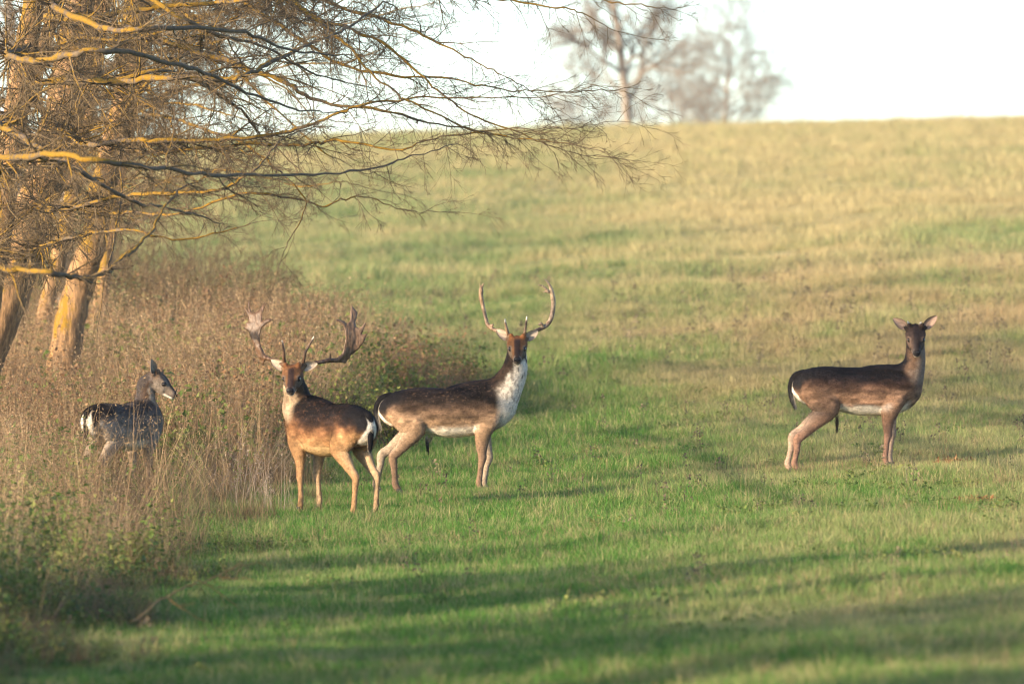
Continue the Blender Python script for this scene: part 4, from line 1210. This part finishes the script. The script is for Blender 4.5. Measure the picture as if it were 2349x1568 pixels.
def plant_tree(px, d, meshes, label, group, rz=0.0, sc=1.0, sink=0.0):
    g = gpt(px, d); g[2] -= sink
    t = empty('bare_tree', tuple(g), rz); t.scale = (sc,) * 3
    tag(t, label, 'tree', group)
    add('trunk', meshes[0], t); add('crown', meshes[1], t)
    return t
far1 = whole_tree(301, 11.5, 2.5, .17, 4, M_FAR, 34, (4, 4, 4), low=.10, rmin=.0018, lf=(.68, .95))
far2 = whole_tree(302, 6.8, 2.2, .09, 4, M_FAR, 38, (4, 4, 4), low=.06, rmin=.002, lf=(.68, .95))
far3 = whole_tree(303, 6.6, 2.1, .09, 4, M_FAR, 30, (4, 4, 4), low=.12, rmin=.002, lf=(.68, .95))
GH = 'bare trees on the skyline'
plant_tree(1443, 288, far1, 'tall bare tree on the skyline with one clear brown trunk', GH, .4)
plant_tree(1660, 325, far2, 'rounded hazy bare crown on the skyline, rightmost of the hilltop trees', GH, 1.0, 1.0, 0.2)
plant_tree(1555, 335, far3, 'hazy bare tree on the skyline between the clear trunk and the rounded crown', GH, 2.0, 1.0, .2)
plant_tree(1345, 340, far3, 'faint bare tree on the skyline left of the clear brown trunk', GH, 0.3, .92, .2)

# trees outside the picture on the left, towards the sun; their shade lies over the foreground
def leafy_crown(meshes, seed, n, size):  # leaves added only to thicken the shade of the unseen crowns
    r = rs(seed)
    V = np.empty(len(meshes[1].vertices) * 3, np.float32); meshes[1].vertices.foreach_get('co', V); V = V.reshape(-1, 3)
    P = V[r.randint(0, len(V), n)] + r.normal(0, .12, (n, 3))
    return leaf_quads(r, P, size)
SHADE = []
for i, sd in enumerate((311, 312)):
    SHADE.append(whole_tree(sd, 7.5, 2.6, .16, 2, M_TRUNK, 14, (5, 6), low=.14))
SHADE.insert(2, whole_tree(313, 13.5, 3.0, .13, 2, M_TRUNK, 13, (5, 6), low=.70))  # added out of view; crown raised to shade the boughs, not the deer
# bare brush under the boughs, behind the long grass
def brush(px_, d_, h_, w_, label, seed):
    r = rs(seed); g = gpt(px_, d_)
    t = empty('bare_bush', tuple(g)); tag(t, label, 'bush', 'bare brush of the wood edge')
    W = Tubes()
    for i in range(30):
        a = r.uniform(0, 6.28)
        q = np.array([math.cos(a), math.sin(a), 0]) * r.uniform(0, .3) * w_
        q[2] = -.1
        grow(W, q, unit(np.array([math.cos(a) * r.uniform(.1, .7) * w_ / h_, math.sin(a) * r.uniform(.1, .5), 1.0])), h_ * r.uniform(.6, 1.0), .009, 3, r, -.01, .65, (4, 4, 5), .11, .0018, (.4, .65))
    add('stems', W.mesh('stems', M_TWIG), t)
for i, (px_, d_, h_, w_, lab_) in enumerate(((230, 104, 2.0, 1.3, 'bare brown brush directly behind the foot of the leaning trunk, left of the others'), (330, 108, 1.9, 1.4, 'grey brown bare brush just right of the leaning trunk'),
        (430, 103, 1.6, 1.3, 'bare brush above the head of the young deer, in the middle of the hedge line'), (520, 106, 1.7, 1.4, 'bare brush under the hanging twigs, above the clump between the deer'),
        (610, 101, 1.25, 1.2, 'low bare brush above the left palmate antler'), (690, 104, 1.1, 1.2, 'lowest bare brush at the right end of the hedge, against the green field'), (60, 106, 2.2, 1.4, 'bare brown brush between the two leaning trunks'))):
    brush(px_, d_, h_, w_, lab_, 340 + i)
# the wood edge behind the leaning trunks
wood = [whole_tree(320 + i, 9.0, 3.0, .13, 3, M_FAR, 14, (4, 4, 5), low=.12) for i in range(2)]
GW = 'bare trees of the wood edge behind the lichened trunks'
for i, (px_, d_, rz_, sc_, lab_) in enumerate(((-70, 112, .3, 1.0, 'bare brown tree of the wood edge at the left picture border'), (150, 122, 1.7, .95, 'bare brown tree of the wood edge seen between the two leaning trunks'), (40, 140, 2.2, 1.1, 'bare brown tree deeper in the wood, behind the thick leaning trunk'))):
    plant_tree(px_, d_, wood[i % 2], lab_, GW, rz_, sc_, .2)
GS = 'trees beyond the left edge of the picture'
for i, (x_, y_, sc_) in enumerate(((-12.5, 27.0, 1.0), (-13.5, 31.0, .95), (-14.5, 35.0, .9), (-11.5, 34.5, .72), (-15.0, 39.5, .8), (-20.5, 37.0, 1.05), (-11.0, 45.0, .7), (-10.0, 30.0, .7), (-9.6, 40.5, .6), (-11.5, 49.5, .58), (-17.0, 43.0, .8), (-12.2, 23.5, .8), (-16.5, 31.5, .9), (-11.0, 37.5, .55))):
    t_ = empty('shade_tree', (x_, y_, float(gz(x_, y_)) - .1), i * 1.3); t_.scale = (sc_,) * 3
    tag(t_, 'unseen tree left of the picture, withered leaves added to deepen its shade', 'tree', GS)
    add('trunk', SHADE[i % 2][0], t_); add('crown', SHADE[i % 2][1], t_)
    SHADE.append((t_, i % 2))
for x_, y_, sc_ in ((-14.0, 60.0, 1.0), (-19.0, 57.5, 1.1)):
    t_ = empty('shade_tree', (x_, y_, float(gz(x_, y_)) - .1), x_); t_.scale = (sc_,) * 3
    tag(t_, 'unseen tall tree left of the picture, high crown shaped to shade the boughs and clear the deer', 'tree', GS)
    add('trunk', SHADE[2][0], t_); add('crown', SHADE[2][1], t_)
    SHADE.append((t_, 2))
# ------------------------------------------------------------------ sward and weeds (scattered tufts)
def leaf_material(name, cols, trans=0.35, use_meadow=False, rnd=0.5, rough=0.6):
    m, nt, b, out = new_mat(name)
    info = N(nt, 'ShaderNodeObjectInfo')
    at = N(nt, 'ShaderNodeAttribute'); at.attribute_name = 'tint'
    geo = N(nt, 'ShaderNodeNewGeometry')
    if use_meadow:
        c, big, mid = meadow_color(nt)
        c2 = mixrgb(nt, maprange(nt, info.outputs['Random'], 0.55, 0.9), c, (0.40, 0.31, 0.15))
        c = mixrgb(nt, .8, c, c2)
    else:
        r = N(nt, 'ShaderNodeValToRGB')
        r.color_ramp.interpolation = 'LINEAR'
        e = r.color_ramp.elements
        while len(e) < len(cols): e.new(0.5)
        for i, k in enumerate(cols):
            e[i].position = i / (len(cols) - 1); e[i].color = (*k, 1)
        n = noise(nt, geo.outputs['Position'], 1.1, 2, 0.5)
        v = math_(nt, 'ADD', math_(nt, 'MULTIPLY', info.outputs['Random'], 0.75), math_(nt, 'MULTIPLY', math_(nt, 'SUBTRACT', n, 0.35), 0.8), clamp=True)
        nt.links.new(v, r.inputs[0])
        c = r.outputs[0]
    c = mixrgb(nt, 1.0, c, at.outputs['Color'], 'MULTIPLY')
    nt.links.new(c, b.inputs['Base Color'])
    b.inputs['Roughness'].default_value = rough
    b.inputs['Specular IOR Level'].default_value = 0.2
    tr = N(nt, 'ShaderNodeBsdfTranslucent')
    nt.links.new(c, tr.inputs['Color'])
    mx = N(nt, 'ShaderNodeMixShader'); mx.inputs[0].default_value = trans
    nt.links.new(b.outputs[0], mx.inputs[1]); nt.links.new(tr.outputs[0], mx.inputs[2])
    nt.links.new(mx.outputs[0], out.inputs['Surface'])
    return m
M_GRASS = leaf_material('meadow_blades', None, 0.35, True)
M_DRY = leaf_material('dry_stems', [(0.12, 0.068, 0.036), (0.24, 0.145, 0.075), (0.36, 0.24, 0.125), (0.52, 0.385, 0.225)], 0.3)
M_WEED = leaf_material('weed_leaves', [(0.060, 0.105, 0.022), (0.105, 0.155, 0.032), (0.17, 0.20, 0.045), (0.28, 0.25, 0.08)], 0.42)
M_SHADED_THATCH = leaf_material('shaded_thatch', [(0.055, 0.038, 0.022), (0.13, 0.085, 0.045), (0.22, 0.15, 0.08)], 0.2)  # darker than the dry stems: shaded gaps between stalks put into the colour
M_DARKWEED = leaf_material('ground_ivy_leaves', [(0.035, 0.085, 0.018), (0.055, 0.12, 0.025), (0.09, 0.15, 0.035)], 0.35)
M_RUST = leaf_material('withered_leaves', [(0.17, 0.09, 0.05), (0.29, 0.16, 0.075), (0.38, 0.23, 0.11)], 0.4)
M_HEAD = leaf_material('seed_heads', [(0.08, 0.06, 0.04), (0.13, 0.10, 0.06), (0.20, 0.15, 0.09)], 0.2)

def blades(rng, n, rad, h0, h1, w, bend=0.5, lean=0.25, nseg=2, tint=(0.6, 1.35)):
    """n blades of grass as narrow folded strips"""
    V = []; F = []; Cc = []
    for i in range(n):
        a = rng.uniform(0, 2 * math.pi); rr = rad * math.sqrt(rng.rand())
        p = np.array([math.cos(a) * rr, math.sin(a) * rr, -0.01])
        h = rng.uniform(h0, h1)
        dirn = rng.uniform(0, 2 * math.pi)
        dv = np.array([math.cos(dirn), math.sin(dirn), 0])
        sa = rng.uniform(0, math.pi); sv = np.array([math.cos(sa), math.sin(sa), 0])
        le = rng.normal(0, lean); be = abs(rng.normal(0, bend))
        o = len(V); ti = rng.uniform(*tint)
        for k in range(nseg + 1):
            t = k / nseg
            q = p + np.array([0, 0, h * t * (1 - .25 * be * t)]) + dv * h * (le * t + be * t * t)
            ww = w * (1 - t) ** .7 * .5
            if k < nseg:
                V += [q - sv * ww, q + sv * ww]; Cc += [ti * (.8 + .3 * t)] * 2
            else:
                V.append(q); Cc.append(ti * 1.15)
        for k in range(nseg - 1):
            b = o + k * 2
            F.append([b, b + 1, b + 3]); F.append([b, b + 3, b + 2])
        b = o + (nseg - 1) * 2
        F.append([b, b + 1, b + 2])
    return np.array(V), np.array(F), np.repeat(np.array(Cc)[:, None], 3, 1)

def leaf_quads(rng, P, size, droop=0.3, up=0.4, wide=(.28, .45)):
    n = len(P)
    d = rng.normal(0, 1, (n, 3)); d[:, 2] = d[:, 2] * .5 + up * rng.normal(.3, .5, n) - droop
    d /= np.linalg.norm(d, axis=1)[:, None]
    nn = rng.normal(0, 1, (n, 3)) + np.array([0, 0, 1.2])
    s = np.cross(d, nn); s /= np.linalg.norm(s, axis=1)[:, None]
    nn = np.cross(s, d)
    L = size * rng.uniform(.6, 1.3, (n, 1)); W = L * rng.uniform(*wide, (n, 1))
    a = P; b = P + d * L * .45 + s * W - nn * W * .3; c = P + d * L; e = P + d * L * .45 - s * W - nn * W * .3
    V = np.stack([a, b, c, e], 1).reshape(-1, 3)
    i = np.arange(n)[:, None] * 4
    F = np.vstack([i + np.array([0, 1, 2]), i + np.array([0, 2, 3])])
    return V, F, np.repeat(rng.uniform(.7, 1.25, n), 4)[:, None].repeat(3, 1)

def join(parts):
    Vs, Fs, Cs = [], [], []; o = 0
    for V, F, c in parts:
        Vs.append(V); Fs.append(F + o); Cs.append(c); o += len(V)
    return np.vstack(Vs), np.vstack(Fs), np.vstack(Cs)

def stems(rng, n, rad, h0, h1, w, lean=.18, bend=.25, head=0.0, nseg=4):
    """dry upright stalks with thin seed heads"""
    parts = [blades(rng, n, rad, h0, h1, w, bend, lean, nseg, (.7, 1.25))]
    if head:
        V, F, c = parts[0]
        per = nseg * 2 + 1
        tips = V[per - 1::per]; pre = V[per - 3::per]
        P = []; 
        for t_, q in zip(tips, pre):
            if rng.rand() < .75:
                m = 7
                u = rng.rand(m, 1)
                P.append(t_ + (q - t_) * u * .9 + rng.normal(0, .006, (m, 3)))
        if P:
            parts.append(leaf_quads(rng, np.vstack(P), head, -.4, .8, (.09, .17)))
    return join(parts)

def weed(rng, n, rad, h0, h1, leaf, per=14, branch=.10):
    V, F, c = blades(rng, n, rad, h0, h1, .006, .12, .15, 3, (.6, .9))
    P = []
    for i in range(n):
        q = V[i * 7:(i + 1) * 7]
        base, tip = q[:2].mean(0), q[6]
        t = rng.uniform(.15, 1, (per, 1))
        P.append(base + (tip - base) * t + rng.normal(0, branch, (per, 3)) * np.array([1, 1, .5]) * (1.1 - t * .8))
    return join([(V, F, c), leaf_quads(rng, np.vstack(P), leaf)])

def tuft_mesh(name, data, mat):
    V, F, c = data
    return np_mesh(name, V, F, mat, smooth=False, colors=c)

def scatter(name, label, cat, meshes, P, scale, rot, idx, tilt=None):
    """points with size and turn; the tufts are set on them by geometry nodes"""
    col = bpy.data.collections.new(name + '_tufts')
    for i, me in enumerate(meshes):
        o = bpy.data.objects.new('%s_tuft_%02d' % (name, i), me)
        col.objects.link(o)
    n = len(P)
    rotv = np.zeros((n, 3)); rotv[:, 2] = rot
    if tilt is not None: rotv[:, :2] = tilt
    me = bpy.data.meshes.new(name)
    me.vertices.add(n)
    me.vertices.foreach_set('co', np.ascontiguousarray(P, np.float32).ravel())
    for k, v, t in (('size', scale, 'FLOAT_VECTOR'), ('turn', rotv, 'FLOAT_VECTOR')):
        a = me.attributes.new(k, t, 'POINT')
        v = np.asarray(v, np.float32)
        if v.ndim == 1: v = np.repeat(v[:, None], 3, 1)
        a.data.foreach_set('vector', np.ascontiguousarray(v).ravel())
    a = me.attributes.new('which', 'INT', 'POINT'); a.data.foreach_set('value', np.asarray(idx, np.int32))
    o = add(name, me)
    ng = bpy.data.node_groups.new(name, 'GeometryNodeTree')
    ng.interface.new_socket('Geometry', in_out='INPUT', socket_type='NodeSocketGeometry')
    ng.interface.new_socket('Geometry', in_out='OUTPUT', socket_type='NodeSocketGeometry')
    gi = ng.nodes.new('NodeGroupInput'); go = ng.nodes.new('NodeGroupOutput')
    ci = ng.nodes.new('GeometryNodeCollectionInfo')
    ci.inputs['Collection'].default_value = col
    ci.inputs['Separate Children'].default_value = True
    ci.inputs['Reset Children'].default_value = True
    ip = ng.nodes.new('GeometryNodeInstanceOnPoints')
    ip.inputs['Pick Instance'].default_value = True
    def named(nm, t):
        x = ng.nodes.new('GeometryNodeInputNamedAttribute'); x.data_type = t; x.inputs['Name'].default_value = nm
        return x.outputs['Attribute']
    er = ng.nodes.new('FunctionNodeEulerToRotation')
    ng.links.new(named('turn', 'FLOAT_VECTOR'), er.inputs[0])
    ng.links.new(gi.outputs[0], ip.inputs['Points'])
    ng.links.new(ci.outputs[0], ip.inputs['Instance'])
    ng.links.new(named('which', 'INT'), ip.inputs['Instance Index'])
    ng.links.new(er.outputs[0], ip.inputs['Rotation'])
    ng.links.new(named('size', 'FLOAT_VECTOR'), ip.inputs['Scale'])
    ng.links.new(ip.outputs[0], go.inputs[0])
    md = o.modifiers.new('tufts', 'NODES'); md.node_group = ng
    tag(o, label, cat, kind='stuff')
    return o

def field_points(rng, y0, y1, dens, margin=1.0, xlo=None, xhi=None):
    n = int(dens * (y1 - y0) * (0.0605 * (y0 + y1) + 2 * margin))
    y = rng.uniform(y0, y1, n * 2)
    half = 0.0605 * y + margin
    keep = rng.rand(n * 2) < half / half.max()
    y = y[keep][:n]; half = half[keep][:n]
    x = rng.uniform(-1, 1, len(y)) * half
    return x, y

def bank_edge(y):
    """x of the ragged edge between the long grass on the left and the open meadow"""
    e = np.interp(y, [30, 47, 55, 62, 70, 76, 80, 84, 90, 95], [-2.6, -2.35, -2.1, -2.1, -2.0, -1.9, -1.5, -.9, -.3, -.2])
    return e + .28 * np.sin(y * 1.3) + .16 * np.sin(y * 3.1 + 1)

rng = rs(11)
bank_pts = []
# --- meadow grass
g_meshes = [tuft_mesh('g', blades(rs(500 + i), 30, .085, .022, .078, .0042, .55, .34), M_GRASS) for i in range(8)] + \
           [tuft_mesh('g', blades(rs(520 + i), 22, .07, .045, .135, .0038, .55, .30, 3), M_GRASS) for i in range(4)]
XS, YS, SS, II = [], [], [], []
for y0, y1, dens, s0, s1 in ((34, 50, 180, .8, 1.2), (50, 62, 210, .8, 1.2), (62, 80, 210, .8, 1.25), (80, 100, 120, 1.0, 1.5), (100, 125, 55, 1.2, 2.0), (125, 165, 20, 1.6, 2.8), (165, 225, 7, 2.0, 4.0), (225, 296, 5.5, 2.0, 4.0)):
    x, y = field_points(rng, y0, y1, dens, 3.0 + .01 * y0)
    cl = fbm(np.column_stack([x, y * .5]), .9, 71)
    XS.append(x); YS.append(y); SS.append(rng.uniform(s0, s1, len(x)) * (.50 + 1.0 * cl)); II.append(np.where(rng.rand(len(x)) < .86 - .35 * (cl - .5), rng.randint(0, 8, len(x)), rng.randint(8, 12, len(x))))
x, y, s, ii = map(np.concatenate, (XS, YS, SS, II))
m = (x > bank_edge(y) - .8) | (y > 97)
x, y, s, ii = x[m], y[m], s[m], ii[m]
scatter('meadow_grass', 'short green and straw coloured grass covering the open slope', 'grass', g_meshes, np.column_stack([x, y, gz(x, y)]), s, rng.uniform(0, 6.28, len(x)), ii)
N_GRASS = len(x)

# --- sparse taller straws and dark seed heads in the sward
h_meshes = [tuft_mesh('h', stems(rs(540 + i), 6, .10, .12, .30, .0028, .25, .3, .012, 3), M_DRY) for i in range(4)] + [tuft_mesh('h', weed(rs(550 + i), 3, .05, .08, .22, .022, 9, .03), M_HEAD) for i in range(3)]
x, y = field_points(rng, 45, 130, 1.5, 1.5)
cl = fbm(np.column_stack([x, y * .4]), .6, 91)
m = ((x > bank_edge(y)) | (y > 97)) & (rng.rand(len(x)) < sstep(.35, .62, cl + .06 * np.clip(x, -1, 3)) * .9 + .06)
x, y = x[m], y[m]
scatter('meadow_straws', 'scattered thin straws and dark seed heads standing in the short grass', 'dry grass', h_meshes, np.column_stack([x, y, gz(x, y)]), rng.uniform(.7, 1.25, len(x)) * (1 + sstep(78, 110, y) * .6), rng.uniform(0, 6.28, len(x)), rng.randint(0, 7, len(x)))

s_meshes = [tuft_mesh('s', blades(rs(580 + i), 9, .10, .03, .12, .0036, .7, .5, 2, (.7, 1.3)), M_DRY) for i in range(5)]
XS, YS = [], []
for y0, y1, dens in ((38, 60, 30), (60, 85, 34), (85, 120, 14)):
    x, y = field_points(rng, y0, y1, dens, 1.4); XS.append(x); YS.append(y)
x, y = np.concatenate(XS), np.concatenate(YS)
cl = fbm(np.column_stack([x, y * .35]), 1.1, 131)
m = ((x > bank_edge(y)) | (y > 97)) & (rng.rand(len(x)) < sstep(.38, .66, cl + .04 * np.clip(x, -2, 3)))
x, y = x[m], y[m]
scatter('dead_straws', 'pale dead blades lying loosely among the green grass', 'dry grass', s_meshes, np.column_stack([x, y, gz(x, y)]), rng.uniform(.6, 1.3, len(x)), rng.uniform(0, 6.28, len(x)), rng.randint(0, 5, len(x)))

# --- low broad-leaved plants in the sward
l_meshes = [tuft_mesh('l', weed(rs(560 + i), 9, .14, .04, .10, .026, 9, .035), M_WEED) for i in range(4)]
x, y = field_points(rng, 42, 110, 1.2, 1.5)
cl = fbm(np.column_stack([x, y * .4]), .8, 191)
m = ((x > bank_edge(y)) | (y > 97)) & (rng.rand(len(x)) < sstep(.45, .62, cl))
x, y = x[m], y[m]
scatter('clover_patches', 'low dark clover and ground leaves among the meadow grass', 'ground cover', l_meshes, np.column_stack([x, y, gz(x, y)]), rng.uniform(.6, 1.3, len(x)), rng.uniform(0, 6.28, len(x)), rng.randint(0, 4, len(x)))

# --- long dry grass of the bank
d_meshes = [tuft_mesh('d', stems(rs(600 + i), 20, .16, .5, 1.2, .0042, .26, .26, .024, 4), M_DRY) for i in range(7)]
u_meshes = [tuft_mesh('u', weed(rs(620 + i), 8, .16, .3, .75, .055, 12, .08), M_WEED) for i in range(5)]
k_meshes = [tuft_mesh('k', weed(rs(640 + i), 9, .18, .08, .26, .038, 12, .06), M_DARKWEED) for i in range(4)]
r_meshes = [tuft_mesh('r', weed(rs(660 + i), 12, .2, .5, 1.05, .032, 16, .09), M_RUST) for i in range(4)]
b_meshes = [tuft_mesh('b', blades(rs(680 + i), 40, .13, .15, .5, .005, .8, .5, 3), M_DRY) for i in range(5)]
for me_ in b_meshes: me_.materials[0] = M_SHADED_THATCH
def bank(dens, y0=40, y1=97, margin=1.5):
    x, y = field_points(rng, y0, y1, dens, margin)
    m = x < bank_edge(y)
    return x[m], y[m]
def hgt(x, y):
    """how tall the growth is here; kept lower in front of the half hidden deer"""
    h = np.interp(y, [40, 50, 60, 68, 74, 80, 88, 97], [.62, .62, .66, .80, .92, 1.12, 1.22, 1.2])
    edge = sstep(0, .9, bank_edge(y) - x)
    h = h * (.35 + .65 * edge) * (1 - .30 * sstep(-2.2, -1.2, x) * sstep(73, 78, y))
    px = x / y * FOC + 1174.5
    win = sstep(160, 230, px) * sstep(620, 560, px) * sstep(58, 62, y) * sstep(74, 71.5, y)
    h = h * (1 - .45 * win)
    return h * (.75 + .5 * fbm(np.column_stack([x, y * .6]), .7, 41)), win
x, y = bank(15)
h, win = hgt(x, y)
zone = sstep(-2.0, -1.4, x) * sstep(74, 78, y)
low_ = sstep(62, 49, y)
m = rng.rand(len(x)) < (1 - .5 * win) * (1 - .7 * zone) * (1 - .6 * low_)
x, y, h, win = x[m], y[m], h[m], win[m]
tall = np.where((win > .5) & (rng.rand(len(x)) < .22), 2.2, 1.0)
scatter('long_dry_grass', 'tall dry tan grass and stalks crowding the bank on the left', 'long grass', d_meshes, np.column_stack([x, y, gz(x, y)]), h * tall * rng.uniform(.75, 1.2, len(x)), rng.uniform(0, 6.28, len(x)), rng.randint(0, 7, len(x)), rng.normal(0, .24, (len(x), 2)) + np.array([0, .14]))
x, y = bank(14)
h, win = hgt(x, y)
scatter('dead_grass_thatch', 'tangled dead grass blades under the tall stalks', 'dead grass', b_meshes, np.column_stack([x, y, gz(x, y)]), (.45 + .6 * h) * rng.uniform(.7, 1.2, len(x)), rng.uniform(0, 6.28, len(x)), rng.randint(0, 5, len(x)))
x, y = bank(17)
h, win = hgt(x, y)
zone = sstep(-2.0, -1.4, x) * sstep(74, 78, y)
m = rng.rand(len(x)) < (.20 + .45 * sstep(.42, .6, fbm(np.column_stack([x, y * .5]), .6, 61)) + .75 * zone + .55 * sstep(62, 50, y)) * (1 - .5 * win)
x, y, h = x[m], y[m], h[m]
scatter('green_weeds', 'yellow green leafy weeds growing among the dry stalks', 'weeds', u_meshes, np.column_stack([x, y, gz(x, y)]), h * rng.uniform(.8, 1.3, len(x)), rng.uniform(0, 6.28, len(x)), rng.randint(0, 5, len(x)))
x, y = bank(16, 38, 66, 1.2)
m = rng.rand(len(x)) < .85 * sstep(64, 52, y)
x, y = x[m], y[m]
scatter('dark_undergrowth', 'dark green ground ivy and nettles in the shade at the lower left', 'undergrowth', k_meshes, np.column_stack([x, y, gz(x, y)]), rng.uniform(.6, 1.25, len(x)) * (.5 + .6 * sstep(0, .8, bank_edge(y) - x)), rng.uniform(0, 6.28, len(x)), rng.randint(0, 4, len(x)))
x, y = bank(5, 66, 97)
h, win = hgt(x, y)
m = rng.rand(len(x)) < sstep(.42, .6, fbm(np.column_stack([x, y * .5]), .5, 81)) * (1 - win)
x, y, h = x[m], y[m], h[m]
scatter('withered_weeds', 'rust brown withered weeds in the long grass behind the deer', 'withered weeds', r_meshes, np.column_stack([x, y, gz(x, y)]), h * rng.uniform(.8, 1.25, len(x)), rng.uniform(0, 6.28, len(x)), rng.randint(0, 4, len(x)))

# ------------------------------------------------------------------ single bushes
M_STEM = bark_material('bush_stems', (0.07, 0.05, 0.035), (0.15, 0.11, 0.07))
def bush(px, d, w, hgt_, label, mat, seed, leaves=1500, leaf=.055, nst=26):
    r = rs(seed)
    g = gpt(px, d)
    t = empty('bush', tuple(g)); tag(t, label, 'bush', 'bushes behind the bucks')
    W = Tubes(); P = []
    for i in range(nst):
        a = r.uniform(0, 6.28); q = np.array([math.cos(a), math.sin(a), 0]) * r.uniform(0, .45) * w * .5
        d_ = unit(np.array([math.cos(a) * r.uniform(0, .5) * w / hgt_, math.sin(a) * r.uniform(0, .5), 1.0]))
        L = hgt_ * r.uniform(.55, 1.05)
        T0 = Tubes()
        grow(W, q, d_, L, .007, 2, r, .0, .6, (3, 5), .09)
    V = np.vstack(W.V)
    V = V[V[:, 2] > .08 * hgt_]
    P = V[r.randint(0, len(V), leaves)] + r.normal(0, .025, (leaves, 3))
    add('stems', W.mesh('stems', M_STEM), t)
    f = leaf_quads(r, P, leaf, .3, .4, (.14, .26) if mat is M_RUST else (.28, .45))
    o = add('foliage', tuft_mesh('foliage', f, mat), t); o['kind'] = 'stuff'
    return t
M_BUSHG = leaf_material('bush_leaves', [(0.09, 0.15, 0.03), (0.15, 0.20, 0.045), (0.22, 0.24, 0.06)], .45)
M_BUSHY = leaf_material('yellowing_leaves', [(0.16, 0.20, 0.04), (0.27, 0.27, 0.065), (0.36, 0.28, 0.08)], .45)
M_BUSHD = leaf_material('olive_leaves', [(0.10, 0.115, 0.045), (0.15, 0.15, 0.06), (0.21, 0.18, 0.085)], .45)
bush(790, 80, .8, .65, 'low yellowing bush right of the buck with palmate antlers, behind its neck', M_BUSHY, 702, 700, .04)
bush(925, 79, .9, .55, 'low green and yellow bush just above the rump of the side-on buck', M_BUSHY, 705, 800, .04)
bush(610, 90, 1.3, 1.25, 'rust brown bramble bush above the palmate antlers, left of the green field', M_RUST, 707, 1000, .045)
bush(470, 93, 1.3, 1.40, 'tall russet bush under the hanging twigs, right of the leaning trunk', M_RUST, 708, 1500, .055)
bush(330, 95, 1.2, 1.3, 'olive brown bush just right of the foot of the leaning trunk', M_BUSHD, 710, 1300, .055)

# grey dead stalk clump beside the front legs of the palmate buck
def dead_clump(px, d, label, seed, s=1.0, mat=M_DRY, n=46, lean=.35):
    g = gpt(px, d)
    me = tuft_mesh('dead_stalks', stems(rs(seed), n, .26, .18, .62, .0034, lean, .45, .02, 4), mat)
    o = add('dead_stalks', me); o.location = g; o.scale = (s,) * 3
    tag(o, label, 'dry plant', 'dead stalk clumps')
    return o
M_GREY = leaf_material('grey_stalks', [(0.22, 0.165, 0.125), (0.31, 0.24, 0.185), (0.40, 0.32, 0.25)], .2)
dead_clump(600, 66.5, 'pale grey clump of dead stalks left of the front legs of the palmate buck', 801, 1.1, M_GREY, 64, .55)
dead_clump(530, 68.5, 'grey brown clump of dead stalks between the young deer and the palmate buck', 802, 1.15, M_GREY, 52, .55)
dead_clump(395, 64, 'upright green brown sedge clump in front of the young deer', 803, 1.1, M_WEED, 60, .25)
# rusty dead plants flattened on the right
for px, d, sd, lab in ((2240, 61.5, 811, 'rust red flattened dead plant in the grass at the lower right, nearer of two'), (2190, 69.0, 812, 'rust red flattened dead plant right of the dark young buck, farther of two')):
    g = gpt(px, d)
    r = rs(sd)
    P = np.column_stack([r.normal(0, .07, 220), r.normal(0, .16, 220), r.uniform(.015, .06, 220)])
    o = add('dead_plant', tuft_mesh('dead_plant', leaf_quads(r, P, .04, .1, .1, (.12, .25)), leaf_material('rust_leaves', [(0.16, 0.07, 0.025), (0.26, 0.13, 0.05)], .2)))
    o.location = g; tag(o, lab, 'dead plant', 'rusty dead plants', 'stuff')
# fallen orange stalk in the shade
r = rs(820)
T = Tubes()
pp = [gpt(a, b) + np.array([0, 0, c]) for a, b, c in ((300, 47.6, .10), (370, 48.3, .20), (440, 49, .24), (500, 49.4, .27), (560, 49.9, .33))]
A5 = catmull(np.array(pp), 5); A5 += r.normal(0, .006, A5.shape)
T.add(A5, np.linspace(.007, .003, len(A5)), 5)
for i in (6, 9, 12, 15, 17):
    grow(T, A5[i], unit(np.array([r.uniform(.5, 1), r.normal(0, .4), r.uniform(-.5, .6)])), .28, .004, 1, r, .02, .6, (3,))
o = add('fallen_stalk', T.mesh('fallen_stalk', bark_material('orange_stalk', (0.30, 0.15, 0.05), (0.42, 0.24, 0.09))))
tag(o, 'orange brown fallen stalk with side twigs lying in the shaded grass at lower left', 'stalk')

for t_, k_ in SHADE[3:]:
    f_ = leafy_crown(SHADE[k_], 900 + k_, 5200 if k_ < 2 else 3000, .15)
    key = 'shading_leaves_%d' % k_
    me_ = bpy.data.meshes.get(key) or tuft_mesh(key, f_, M_RUST)
    o_ = add('foliage', me_, t_); o_['kind'] = 'stuff'

# ------------------------------------------------------------------ haze over the meadow
hm = bpy.data.materials.new('thin_haze'); hm.use_nodes = True
hn = hm.node_tree; hn.nodes.clear()
ho_ = hn.nodes.new('ShaderNodeOutputMaterial'); hv = hn.nodes.new('ShaderNodeVolumePrincipled')
hv.inputs['Color'].default_value = (0.93, 0.95, 1.0, 1.0)
hv.inputs['Density'].default_value = HAZE
hn.links.new(hv.outputs[0], ho_.inputs['Volume'])
x0, x1, y0, y1, z0, z1 = -310, 310, -66, 610, -5.0, 21.0
hb = np.array([[x0, y0, z0], [x1, y0, z0], [x1, y1, z0], [x0, y1, z0], [x0, y0, z1], [x1, y0, z1], [x1, y1, z1], [x0, y1, z1]])
o = add('haze', np_mesh('haze', hb, np.array([[0, 3, 2, 1], [4, 5, 6, 7], [0, 1, 5, 4], [1, 2, 6, 5], [2, 3, 7, 6], [3, 0, 4, 7]]), hm, smooth=False))
tag(o, 'thin pale haze lying over the whole meadow', 'haze', kind='stuff')
